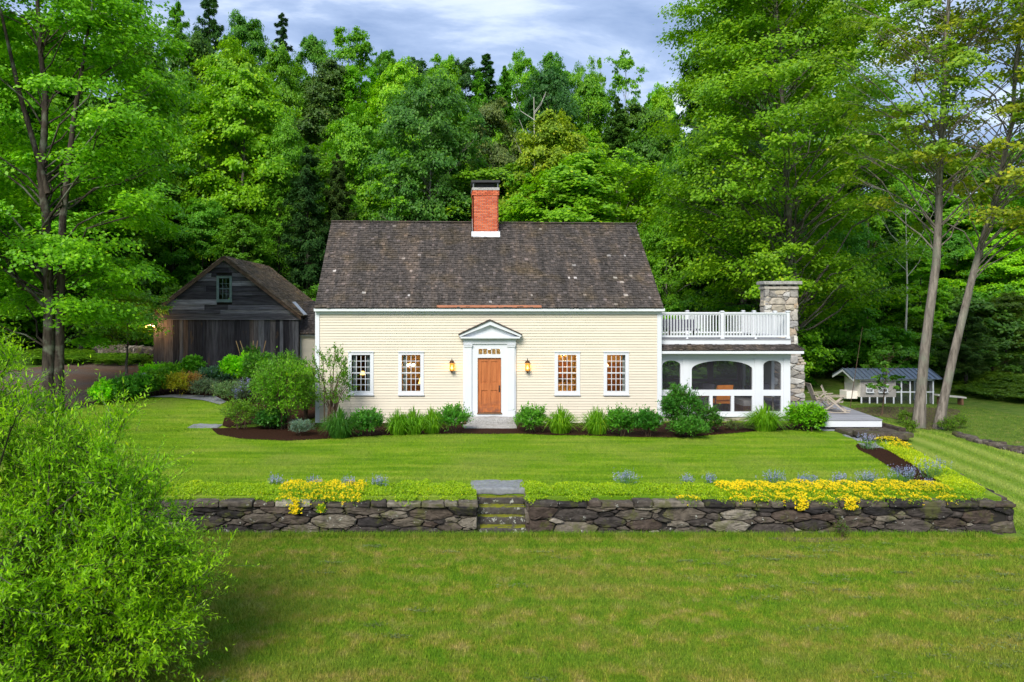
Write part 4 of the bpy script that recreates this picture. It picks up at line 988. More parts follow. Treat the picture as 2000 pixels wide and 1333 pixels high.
# ------------------------------------------------------------------ barn
BYF = 43.0
def bx(px): return wx(px, BYF)
def bz_(py): return wz(py, BYF)
barn = thing('barn', 'dark weathered timber barn with horizontal boards in its gable', 'barn', (bx(441), BYF, .6))
X0, X1, zt = bx(300), bx(583), bz_(623.5); BD = 10.0; ap = bx(440.5); apz = bz_(501)
g = np.random.default_rng(44); mb = MB(); u = X0
while u < X1 - .02:
    w_ = min(g.uniform(.18, .36), X1 - u); mb.box(u + .004, u + w_ - .004, BYF - g.uniform(.02, .05), BYF + .02, .3, zt - g.uniform(0, .01)); u += w_
part('vertical_board_wall', mb, M['barn_v'], barn)
mb = MB()
for xx_, sg in ((X0, -1), (X1, 1)):
    u = BYF + .03
    while u < BYF + BD: w_ = g.uniform(.2, .35); mb.box(*sorted((xx_, xx_ - sg * .04)), u, u + w_ - .006, .3, zt + .1); u += w_
mb.box(X0, X1, BYF + BD, BYF + BD + .05, .3, zt + .3)
part('side_wall', mb, M['barn_v'], barn)
mb = MB().box(X0 + .05, X1 - .05, BYF + .06, BYF + BD, .3, zt); mb.plate([(X0, zt + .01), (X1, zt + .01), (ap, apz - .25)], [rect(bx(426), bx(452.5), bz_(589), bz_(541))], BYF - .02, BYF + .1)
part('dark_interior', mb, M['dark_gap'], barn)
# gable boards
mb = MB(); z = bz_(623); GY = BYF - .12; el0, er0 = bx(295), bx(586)
wx0, wx1, wz0_, wz1_ = bx(424.5), bx(454.5), bz_(590.5), bz_(539.5)
while z < apz - .15:
    h_ = g.uniform(.18, .32); h_ = min(h_, apz - .1 - z); tt = lambda q: (q - bz_(617)) / (apz - bz_(617))
    f0, f1 = max(0, tt(z)), min(1, max(0, tt(z + h_)))
    a0, b0, a1, b1 = el0 + (ap - el0) * f0, er0 + (ap - er0) * f0, el0 + (ap - el0) * f1, er0 + (ap - er0) * f1
    def seg(p0, p1, q0, q1):
        o = g.uniform(.015, .05); o2 = .005
        mb.multi([(p0, GY - o, z), (p1, GY - o, z), (q1, GY - o2, z + h_ - .006), (q0, GY - o2, z + h_ - .006), (p0, GY + .03, z), (p1, GY + .03, z), (q1, GY + .03, z + h_ - .006), (q0, GY + .03, z + h_ - .006)], [[0, 1, 2, 3], [0, 4, 5, 1], [1, 5, 6, 2], [3, 2, 6, 7], [0, 3, 7, 4], [4, 7, 6, 5]])
    cuts = sorted(g.uniform(.15, .85, int(g.integers(0, 3))))
    cuts = [0] + list(cuts) + [1]
    for i in range(len(cuts) - 1):
        p0, p1 = a0 + (b0 - a0) * cuts[i] + .004, a0 + (b0 - a0) * cuts[i + 1] - .004; q0, q1 = (p0, p1) if 0 < i < len(cuts) - 2 else (p0, p1)
        if i == 0: p0, q0 = a0, a1
        if i == len(cuts) - 2: p1, q1 = b0, b1
        q0 = max(q0, a1); q1 = min(q1, b1)
        if z + h_ > wz0_ and z < wz1_ and p0 < wx1 and p1 > wx0:
            if p0 < wx0: seg(p0, wx0, q0, wx0)
            if p1 > wx1: seg(wx1, p1, wx1, q1)
        elif q1 > q0: seg(p0, p1, q0, q1)
    z += h_
mb.box(el0, er0, GY - .02, BYF - .0, bz_(625), bz_(623.2))
part('gable_wall', mb, M['barn_h'], barn)
window(wx0, wx1, wz0_, wz1_, GY - .01, barn, 3, 4, 'green_frame', .13)
rfL, rfR, rfz = bx(291), bx(590), bz_(618.5)
rb = shingled('roof', barn, (rfR, GY - .22, rfz), (rfR, BYF + BD + .3, rfz), (ap, BYF + BD + .3, apz), (ap, GY - .22, apz), 34, None, 14, .2)
r2 = shingled('roof', barn, (rfL, BYF + BD + .3, rfz), (rfL, GY - .22, rfz), (ap, GY - .22, apz), (ap, BYF + BD + .3, apz), 20, None, 15, .35); rb.c += r2.c
part('roof', rb, M['shingle_brown'], barn)
mb = MB()
for a in (rfL, rfR):
    q = [(a, rfz - .19), (a, rfz - .02), (ap, apz - .02), (ap, apz - .22)]; mb.plate(q if a < ap else q[::-1], [], GY - .21, GY - .16)
part('rake_board', mb, M['barn_trim'], barn)
mb = MB(); mb.bar((bx(572) , BYF + .3, bz_(590)), (bx(598), BYF - .2, bz_(615)), .25, .02); part('valley_flashing', mb, M['lead'], barn)
X, Y, Z = bx(299), BYF - .16, bz_(637)
t = thing('flood_lamp', 'pair of lit flood bulbs at the left corner of the barn', 'lamp', (X, Y, Z))
part('mount', MB().box(X - .08, X + .08, Y + .02, Y + .12, Z, Z + .14), M['black'], t)
for d in (-.24, .14):
    part('lamp_head', MB().tube([(X + d * .2, Y, Z + .06), (X + d * .8, Y - .06, Z + .02), (X + d, Y - .12, Z - .02)], [.03, .05, .065], 10), M['white'], t)
    part('bulb', MB().lathe((X + d * 1.05, Y - .14, Z - .08), [(.001, 0), (.05, .02), (.06, .05), (.03, .09), (.001, .1)], 10), m_emit('flood_bulb', (1, .42, .10), 7), t)
lamp('flood_light', (X + .1, Y - .35, Z - .05), 40, t, .07, (1, .55, .22))
# link wing between barn and house
wing = thing('link_wing', 'low cream clapboard wing with dark shingles joining barn and house', 'wing', (-6.5, 43.6, .4)); LY = 43.6
wX0, wX1 = wx(583.5, LY), -1.0; wzt = wz(653, LY)
mb = MB(); clap(mb, lambda a, b: [(wX0 + .15, wX1)], .3, wzt - .1, lambda u, d, z: (u, LY - d, z), .11); mb.box(wX0 + .02, wX1, LY + .001, 47.4, .2, wzt - .1); part('clapboard_wall', mb, M['siding'], wing)
mb = MB().box(wX0 - .01, wX0 + .14, LY - .05, LY, .2, wzt - .1); mb.box(wX0 - .05, wX1, LY - .22, LY - .0, wzt - .1, wzt); part('trim_board', mb, M['white'], wing)
mb = shingled('roof', wing, (wX0 - .1, LY - .3, wzt), (wX1, LY - .3, wzt), (wX1, LY + 2.2, wz(590, LY + 2.2)), (wX0 - .1, LY + 2.2, wz(590, LY + 2.2)), 18, None, 17, .18)
m2 = shingled('roof', wing, (wX1, LY + 4.4, wzt), (wX0 - .1, LY + 4.4, wzt), (wX0 - .1, LY + 2.2, wz(590, LY + 2.2)), (wX1, LY + 2.2, wz(590, LY + 2.2)), 10, None, 18, .4); mb.c += m2.c
part('roof', mb, M['shingle'], wing)
mb = MB(); clap(mb, lambda a, b: [(BY + .03, LY - .35)], .2, 3.1, lambda u, d, z: (-1.5 - d, u, z), .11); mb.box(-1.49, 3.0, BY + .04, LY + .0, .2, 3.1); part('passage_wall', mb, M['siding'], wing)
mb = MB().box(-1.8, 3.3, BY + .27, LY + 1, 3.11, 3.2); part('passage_roof', mb, M['shingle'], wing)
# ------------------------------------------------------------------ patio deck, platform, chairs
t = thing('patio_deck', 'grey board deck with white skirt beyond the stone chimney', 'deck', (14.6, 28.4, -.2))
dz = .50; dY0 = 28.3; mb = MB(); n = 15; dX0, dX1 = 13.5, wx(1724, dY0)
for i in range(38):
    y_ = dY0 + i * .15; mb.box(dX0, dX1 + .5 * (y_ - dY0) / 3.6, y_, y_ + .142, dz - .035, dz)
part('deck_board', mb, M['deck'], t)
mb = MB().box(dX0, dX1 - .01, dY0 + .03, dY0 + .06, dz - .27, dz - .037); mb.multi([(dX1 - .04, dY0 + .061, -.3), (dX1 + .72, dY0 + 5.7, -.3), (dX1 + .72, dY0 + 5.7, dz - .037), (dX1 - .04, dY0 + .061, dz - .037)], [[0, 1, 2, 3]]); part('skirt_board', mb, M['white'], t)
g = np.random.default_rng(8)
plat = thing('stone_platform', 'stacked ledgestone platform and steps at the deck corner', 'stone steps', (15, 27.3, -.3))
mb = MB(); px1 = wx(1775, 26.2); px0 = wx(1688, 26.2)
rough_slab(mb, dX0 + .3, dX1 + .35, 27.0, 28.25, .05, .22, 21, .02, .4)
rough_slab(mb, px0, px1 - .55, 26.2, 27.0, .14, .34, 22, .02, .4); rough_slab(mb, px1 - .56, px1, 26.15, 27.6, .12, .34, 23, .02, .4); rough_slab(mb, dX1 + .3, px1 + .0, 27.4, 28.9, .12, .33, 24, .02, .4)
z_ = -.42
while z_ < .11:
    h_ = g.uniform(.10, .17); u = px0 - .2 if z_ < -.1 else px0
    while u < px1: a = min(g.uniform(.3, .9), px1 - u); rough_slab(mb, u + .01, u + a - .01, 26.28, 27.2, z_, min(z_ + h_ - .01, .135), int(u * 100), .02, .4); u += a
    y_ = 27.2
    while y_ < 29.5: a = g.uniform(.4, .8); rough_slab(mb, px1 - .4, px1 - .02, y_ + .01, y_ + a - .01, z_, min(z_ + h_ - .01, .135), int(y_ * 70), .02, .4); y_ += a
    z_ += h_
part('ledge_stone', mb, M['stone'], plat); part('fill', MB().box(px0, px1 - .1, 26.5, 28.3, -.4, .10), M['dark_gap'], plat)
def rocker(X, Y, Z, rot, lb):
    t = thing('rocking_chair', lb, 'chair', (0, 0, 0), 'weathered chairs on the deck')
    mb = MB()
    for i in range(6): mb.oboxes([(-.26, -.26 + i * .085, .41 - i * .014)], [(.52, 0, 0)], [(0, .07, -.011)], [(0, 0, .02)])
    part('seat', mb, M['teak'], t)
    mb = MB()
    for i in range(8): x_ = -.235 + i * .062; mb.oboxes([(x_, .22, .33)], [(.04, 0, 0)], [(0, .02, 0)], [(x_ * .12, .24, .62)])
    mb.oboxes([(-.27, .45, .93)], [(.54, 0, 0)], [(0, .025, -.01)], [(0, .03, .08)]); mb.oboxes([(-.25, .21, .36)], [(.50, 0, 0)], [(0, .045, -.01)], [(0, .01, .06)]); part('backrest', mb, M['teak'], t)
    for s_ in (-1, 1):
        x_ = .29 * s_
        part('armrest', MB().bar((x_, -.34, .64), (x_, .40, .60), .075, .025), M['teak'], t)
        part('leg', MB().bar((x_, -.36, .06), (x_, .30, .62), .035, .05), M['teak'], t); part('leg', MB().bar((x_ - .036 * s_, .38, .06), (x_ - .036 * s_, -.28, .62), .035, .05), M['teak'], t)
        a = np.linspace(-.5, .62, 9); part('rocker', MB().tube([(x_, v, .028 + .13 * (v - .03) ** 2) for v in a], .022, 6), M['teak'], t)
    t.location = (X, Y, Z); t.rotation_euler = (0, 0, rot); return t
rocker(wx(1632, 30.2), 30.2, dz, -1.0 + math.pi/2 + .5, 'weathered slatted rocking chair with its back to the camera side') ['label'] = 'right weathered slatted rocking chair on the deck, farther from the chimney'
rocker(wx(1603, 31.3), 31.3, dz, 1.5, 'left weathered rocking chair on the deck, seen side on by the chimney')
# ------------------------------------------------------------------ coop
KY = 36.8
def kx(px): return wx(px, KY)
def kz(py): return wz(py, KY)
coop = thing('chicken_coop', 'cream chicken coop with blue grey metal roof and screened run', 'coop', (21.5, KY, -.3))
cX0, cX1, cZ0, cZ1 = kx(1680), kx(1824), kz(797), kz(741); mid = kx(1750); CB = KY + 1.5
mb = MB(); zl_ = kz(776)
mb.plate(rect(cX0, mid, zl_, cZ1), [rect(kx(1716), kx(1732), kz(766), kz(752)), rect(kx(1692), kx(1704), kz(766), kz(752))], KY, KY + .06)
mb.box(cX0, cX0 + .05, KY + .061, CB, zl_, cZ1); mb.box(cX0, mid, CB - .05, CB, zl_, cZ1); mb.box(mid - .05, mid, KY + .061, CB - .051, zl_, cZ1); mb.box(cX0 - .5, cX0 - .001, KY + .25, KY + .9, zl_ - .1, zl_ + .25)
part('siding', mb, M['coop_paint'], coop)
mb = MB()
for px in (1682, 1698, 1713, 1728, 1745, 1760, 1777, 1790, 1808, 1822):
    x_ = kx(px); mb.box(x_ - .03, x_ + .03, KY - .03, KY - .001, cZ0 + .051, zl_ if px < 1750 else cZ1)
for x_ in (cX0, cX1 - .06):
    mb.box(x_, x_ + .06, CB - .06, CB, cZ0, cZ1)
mb.box(cX0, cX1, KY - .035, KY + .03, cZ0, cZ0 + .05); mb.box(mid, cX1, KY - .02, KY + .02, kz(767), kz(765)); mb.box(mid, cX1, KY - .03, KY + .02, cZ1 - .07, cZ1)
mb.box(cX1 - .05, cX1 + .02, KY + .031, CB - .06, cZ0 + .0, cZ0 + .06); mb.box(cX1 - .05, cX1 + .02, KY + .031, KY + .25, cZ0 + .061, cZ1)
for i in range(11): x_ = cX0 - .2 + i * (cX1 - cX0 + .3) / 10; mb.box(x_, x_ + .05, KY - .16, KY - .04, cZ1 - .01, cZ1 + .04)
part('frame', mb, M['white'], coop)
part('screen', MB().box(cX0, cX1, KY - .0155, KY - .0125, cZ0 + .05, cZ1 - .07), M['screen'], coop); part('floor', MB().box(cX0, cX1, KY + .04, CB, cZ0 - .02, cZ0 + .02), M['dark_gap'], coop)
rr_ = KY + .75; rz_ = kz(724.5) * 1.0 + .05; a0, a1 = kx(1661), kx(1834)
mb = MB()
for y_e, z_e in ((KY - .25, cZ1 + .045), (KY + 1.75, cZ1 + .045)):
    mb.multi([(a0, y_e, z_e), (a1, y_e, z_e), (a1, rr_, rz_), (a0, rr_, rz_), (a0, y_e, z_e - .03), (a1, y_e, z_e - .03), (a1, rr_, rz_ - .03), (a0, rr_, rz_ - .03)], [[0, 1, 2, 3], [7, 6, 5, 4], [0, 4, 5, 1], [0, 3, 7, 4], [1, 5, 6, 2]])
    for i in range(18): x_ = a0 + .01 + (a1 - a0 - .04) * i / 17; mb.bar((x_, y_e, z_e + .015), (x_, rr_, rz_ + .015), .02, .04)
part('roof', mb, M['steel'], coop)
mb = MB()
for y_e in (KY - .25, KY + 1.75): mb.bar((a0 + .02, y_e, cZ1 - .03), (a0 + .02, rr_, rz_ - .08), .03, .1)
part('rake_board', mb, M['white'], coop)
for a, b in ((1715, 1733), (1691, 1705)): window(kx(a), kx(b), kz(767), kz(751), KY - .012, coop, 4, 4, 'white', .04)
# bench right of the coop
X, Y, Z = gp(1858, 792); t = thing('log_bench', 'low weathered plank bench in shade right of the coop', 'bench', (X, Y, Z))
part('seat', MB().oboxes([(X - .6, Y, Z + .42)], [(1.3, 0, -.12)], [(0, .4, 0)], [(0, 0, .07)]), M['dead'], t)
for d in (-.45, .5): part('leg', MB().box(X + d, X + d + .1, Y + .05, Y + .35, Z - .1, Z + .36), M['wood'], t)
# ------------------------------------------------------------------ vegetation
def unit(v): return v / (np.linalg.norm(v, axis=-1, keepdims=True) + 1e-9)
def cards(C, N, L, W, g, U=None):
    """pointed leaf quads"""
    n = len(C); N = unit(N)
    if U is None: U = g.normal(size=(n, 3))
    U = unit(U - N * (U * N).sum(1, keepdims=True)); S = np.cross(N, U)
    L = np.broadcast_to(L, (n,))[:, None]; W = np.broadcast_to(W, (n,))[:, None]
    P = np.stack([C - U * L * .5, C - U * L * .05 + S * W * .5, C + U * L * .5 - N * L * .08, C - U * L * .05 - S * W * .5], 1)
    return P.reshape(-1, 3), np.arange(n * 4).reshape(-1, 4)
LIME, MIDG, DEEP, CONI, OLIV, YELG = (.24, .50, .008), (.165, .42, .010), (.11, .33, .018), (.05, .15, .03), (.15, .21, .035), (.24, .37, .016)
def tree_mb(seed, trunk, r0, hb, H_, R_, ncl, nsub, nleaf, ls, limb=.4, flat=.45, asp=.75, low=.0, clr=.26, tk=8, twig=True, fc=0):
    """trunk: list of (x,y,z) points from the base; returns trunk builder and crown builder"""
    g = np.random.default_rng(seed); trunk = np.array(trunk, float); T = MB(); C = MB()
    tz = trunk[:, 2]; ax = lambda z: np.stack([np.interp(z, tz, trunk[:, 0]), np.interp(z, tz, trunk[:, 1])], -1)
    m = 14; zs = np.linspace(tz[0], tz[-1], m); c = ax(zs); wob = g.normal(0, r0 * .25, (m, 2)); wob[0] = 0
    rad = r0 * (1 - .88 * (zs - tz[0]) / (tz[-1] - tz[0])) ; rad[0] *= 1.35
    T.tube(np.c_[c + wob, zs], rad, tk)
    t = g.random(ncl) ** .85; z = hb + (H_ - hb) * t
    prof = np.where(t > .35, np.sqrt(np.clip(1 - ((t - .35) / .68) ** 2, .02, 1)), .62 + .38 * t / .35)
    th = g.random(ncl) * 2 * np.pi; ph = g.random(4) * 6.28
    lobe = 1 + .16 * np.sin(3 * th + ph[0]) + .12 * np.sin(5 * th + 4 * t * 3 + ph[1])
    r = R_ * prof * np.sqrt(g.uniform(.12, 1, ncl)) * lobe; a0 = ax(np.clip(z, tz[0], tz[-1]))
    cc = np.stack([a0[:, 0] + r * np.cos(th), a0[:, 1] + r * np.sin(th), z + g.normal(0, .02 * H_, ncl)], 1)
    rc = R_ * clr * g.uniform(.65, 1.35, ncl)
    if fc:
        kk = ~((cc[:, 1] < a0[:, 1]) & (abs(cc[:, 0] - a0[:, 0]) < fc) & (g.random(ncl) < .8)); cc, rc, th, a0, t = cc[kk], rc[kk], th[kk], a0[kk], t[kk]; ncl = len(cc)
    # sprays
    ns = ncl * nsub; ci = np.repeat(np.arange(ncl), nsub); d = unit(g.normal(size=(ns, 3))) * (g.random((ns, 1)) ** .45); d[:, 2] = np.where(d[:, 2] < 0, d[:, 2] * .5, d[:, 2])
    off = d * rc[ci][:, None] * np.array([1, 1, flat]); out = unit(np.c_[np.cos(th), np.sin(th), .25 * np.ones(ncl)])[ci]
    sc = cc[ci] + off; sc[:, 2] -= .22 * (off[:, :2] ** 2).sum(1) / rc[ci]
    rs = rc[ci] * .42 * g.uniform(.6, 1.3, ns)
    nl = ns * nleaf; si = np.repeat(np.arange(ns), nleaf); dd = g.normal(size=(nl, 3)) * np.array([.6, .6, .25]); P = sc[si] + dd * rs[si][:, None]
    P[:, 2] -= .25 * (dd[:, :2] ** 2).sum(1) * rs[si]
    N = out[si] * .55 + unit(d)[si] * .35 + np.array([0, 0, .75]) + g.normal(0, .42, (nl, 3))
    V, F = cards(P, N, ls * g.uniform(.7, 1.3, nl), ls * asp * g.uniform(.7, 1.2, nl), g); C.add(V, F)
    for i in np.nonzero(g.random(ncl) < limb)[0]:
        e = cc[i]; hd = math.hypot(e[0] - a0[i, 0], e[1] - a0[i, 1]); zb = max(tz[0] + (hb - tz[0]) * .75, e[2] - hd * g.uniform(.5, .95)); zb = min(zb, tz[-1] * .97)
        b = ax(zb); s = np.linspace(0, 1, 6)[:, None]; mid_ = np.array([b[0], b[1], zb]) * (1 - s) + e * s; mid_[:, 2] += (np.sin(s[:, 0] * np.pi) * .10 * hd); mid_[1:-1] += g.normal(0, .04 * hd, (4, 3))
        rb = max(.012, r0 * .27 * (1 - .8 * (zb - tz[0]) / (tz[-1] - tz[0]))) * min(1, .35 + hd / R_)
        T.tube(mid_, rb * (1 - .8 * s[:, 0]), 5, False)
        if twig:
            for q in range(3):
                j = i * nsub + int(g.integers(0, nsub)); T.tube([mid_[3], (mid_[4] + sc[j]) / 2, sc[j]], [rb * .3, rb * .2, rb * .08], 4, False)
    return T, C
def conifer_mb(seed, H_, R_, hb, nb, nl, ls, droop=.25, r0=.2, power=.9, airy=0):
    g = np.random.default_rng(seed); T = MB(); C = MB(); T.tube([(0, 0, 0), (.05, 0, H_ * .5), (0, .03, H_)], [r0, r0 * .6, .02], 7)
    Ps, Ns, Us = [], [], []
    for i in range(nb):
        t = (i + g.random()) / nb; z = hb + (H_ - hb) * t; r = R_ * ((1 - t) ** power) * g.uniform(.45, 1.2) + .12
        if airy and g.random() < airy: continue
        a = i * 2.4 + g.normal(0, .4); dr = np.array([math.cos(a), math.sin(a), 0]); s = g.random(nl) ** .6; wdt = r * .30 * (1 - s * .6)
        sd = np.array([-dr[1], dr[0], 0]); lat = g.normal(0, .6, nl) * wdt; P = np.array([0, 0, z]) + dr * (s * r)[:, None] + sd * lat[:, None]
        P[:, 2] += -droop * r * s ** 1.5 + .12 * r * s ** 3 + g.normal(0, .05 * r + .02, nl) - .25 * abs(lat)
        Ps.append(P); Ns.append(np.tile([0, 0, 1.], (nl, 1)) + dr * .35 + g.normal(0, .35, (nl, 3))); Us.append(dr + sd * np.sign(lat)[:, None] * .8 + g.normal(0, .3, (nl, 3)))
        if r > .8: T.tube([(0, 0, z), tuple(np.array([0, 0, z]) + dr * r * .5 + [0, 0, -droop * r * .3]), tuple(np.array([0, 0, z]) + dr * r * .95 + [0, 0, -droop * r * .8])], [r0 * .22, r0 * .12, .01], 4, False)
    P = np.concatenate(Ps); n = len(P); V, F = cards(P, np.concatenate(Ns), ls * g.uniform(.7, 1.4, n), ls * .3, g, np.concatenate(Us)); C.add(V, F); return T, C
PROTO = {}
def proto(key, TC, tm, cm, H_, R_):
    T, C = TC; tr = T.mesh('trunk'); tr.materials.append(tm); c = C.mesh('crown'); c.materials.append(cm); PROTO[key] = (tr, c, H_, R_)
LT = M['leaf']
for i in range(5): proto('maple%d' % i, tree_mb(100 + i, [(0, 0, -.5), (.15 * i - .3, .1, 7), (0, 0, 15.2)], .24, 3.0, 16, 4.9, 110, 9, 64, .26, .3), M['bark'], LT, 16, 5)
for i in range(2): proto('round%d' % i, tree_mb(120 + i, [(0, 0, -.5), (.2, .1, 6), (0, 0, 14.8)], .20, 4.2, 16, 5.2, 120, 8, 58, .23, .5, .55), M['bark_pale'], LT, 16, 5.2)
for i in range(2): proto('narrow%d' % i, tree_mb(130 + i, [(0, 0, -.5), (.1, .1, 8), (0, 0, 15.5)], .16, 2.6, 16, 3.1, 85, 8, 58, .25, .3, .6, clr=.34), M['bark'], LT, 16, 2.8)
for i in range(2): proto('birch%d' % i, tree_mb(140 + i, [(0, 0, -.5), (.1, .1, 8), (.3, 0, 15.5)], .14, 6.5, 16, 3.1, 60, 5, 24, .22, .9, .5, clr=.18), M['bark_pale'], LT, 16, 3.1)
for i in range(2): proto('spruce%d' % i, conifer_mb(150 + i, 16, 3.6, 1.4, 105, 210, .42, .16, power=.62), M['bark_dark'], M['needle'], 16, 3)
for i in range(2): proto('pine%d' % i, conifer_mb(160 + i, 16, 4.3, 3.0, 95, 270, .42, .08, .26, .55, .1), M['bark_dark'], M['needle'], 16, 4.3)
for i in range(3): proto('bush%d' % i, tree_mb(170 + i, [(0, 0, -.2), (.1, 0, 1.2), (0, 0, 2.6)], .07, .5, 3.2, 1.9, 34, 6, 32, .17, .4, .5, clr=.32, twig=False), M['twig'], LT, 3.2, 1.9)
GW = 'trees on the wooded hillside'
tg = np.random.default_rng(999)
ZONES = [(120, 'above the left edge'), (300, 'above the gravel driveway'), (470, 'above the barn'), (640, 'between barn and farmhouse'), (800, 'over the left roof half'), (920, 'left of the chimney'), (1060, 'right of the chimney'), (1240, 'over the right roof half'), (1400, 'above the roof deck'), (1600, 'behind the tallest maple'), (1800, 'above the coop'), (9999, 'above the right bank')]
ORD = ['leftmost', 'second from left', 'third from left', 'fourth from left', 'fifth from left', 'sixth from left', 'seventh from left', 'eighth from left', 'ninth from left', 'tenth from left', 'eleventh from left', 'twelfth from left']
LATER = []
def relabel():
    by = {}
    for o, px, base in LATER:
        z = next(n for a, n in ZONES if px < a); by.setdefault((base, z), []).append((px, o))
    for (base, z), L in by.items():
        L.sort(key=lambda t: t[0])
        for i, (_, o) in enumerate(L): o['label'] = (base + ' ' + z) if len(L) == 1 else '%s %s %s' % (ORD[min(i, 11)], base, z)
def plant(key, X, Y, Z, H_, R_, col, label, cat='tree', name=None, group=GW, jit=.12):
    tr, c, h0, r0 = PROTO[key]
    nm = name or {'maple': 'maple_tree', 'round': 'broadleaf_tree', 'narro': 'slender_tree', 'birch': 'birch_tree', 'spruc': 'spruce_tree', 'pine0': 'pine_tree', 'pine1': 'pine_tree', 'bush0': 'bush', 'bush1': 'bush', 'bush2': 'bush'}[key[:5]]
    t = thing(nm, label, cat, (X, Y, Z), group); s = R_ / r0; t.scale = (s, s, H_ / h0); t.rotation_euler = (0, 0, tg.random() * 6.28)
    for n_, me in (('trunk', tr), ('crown', c)):
        o = bpy.data.objects.new(n_, me); SC.collection.objects.link(o); o.parent = t
        if n_ == 'crown': j = (1 + tg.uniform(-.14, .14)) * (1 + tg.uniform(-.05, .05, 3)); o.color = (col[0] * j[0], col[1] * j[1], col[2] * j[2], 1)
    return t
placed = []
def tr_px(key, px, top, Y, hw, col, label, **k):
    X = wx(px, Y); Z = Hf(X, Y); Ht = wz(top, Y) - Z; placed.append((X, Y)); return plant(key, X, Y, Z - .1, max(Ht, 4), hw * Y / FPX, col, label, **k)
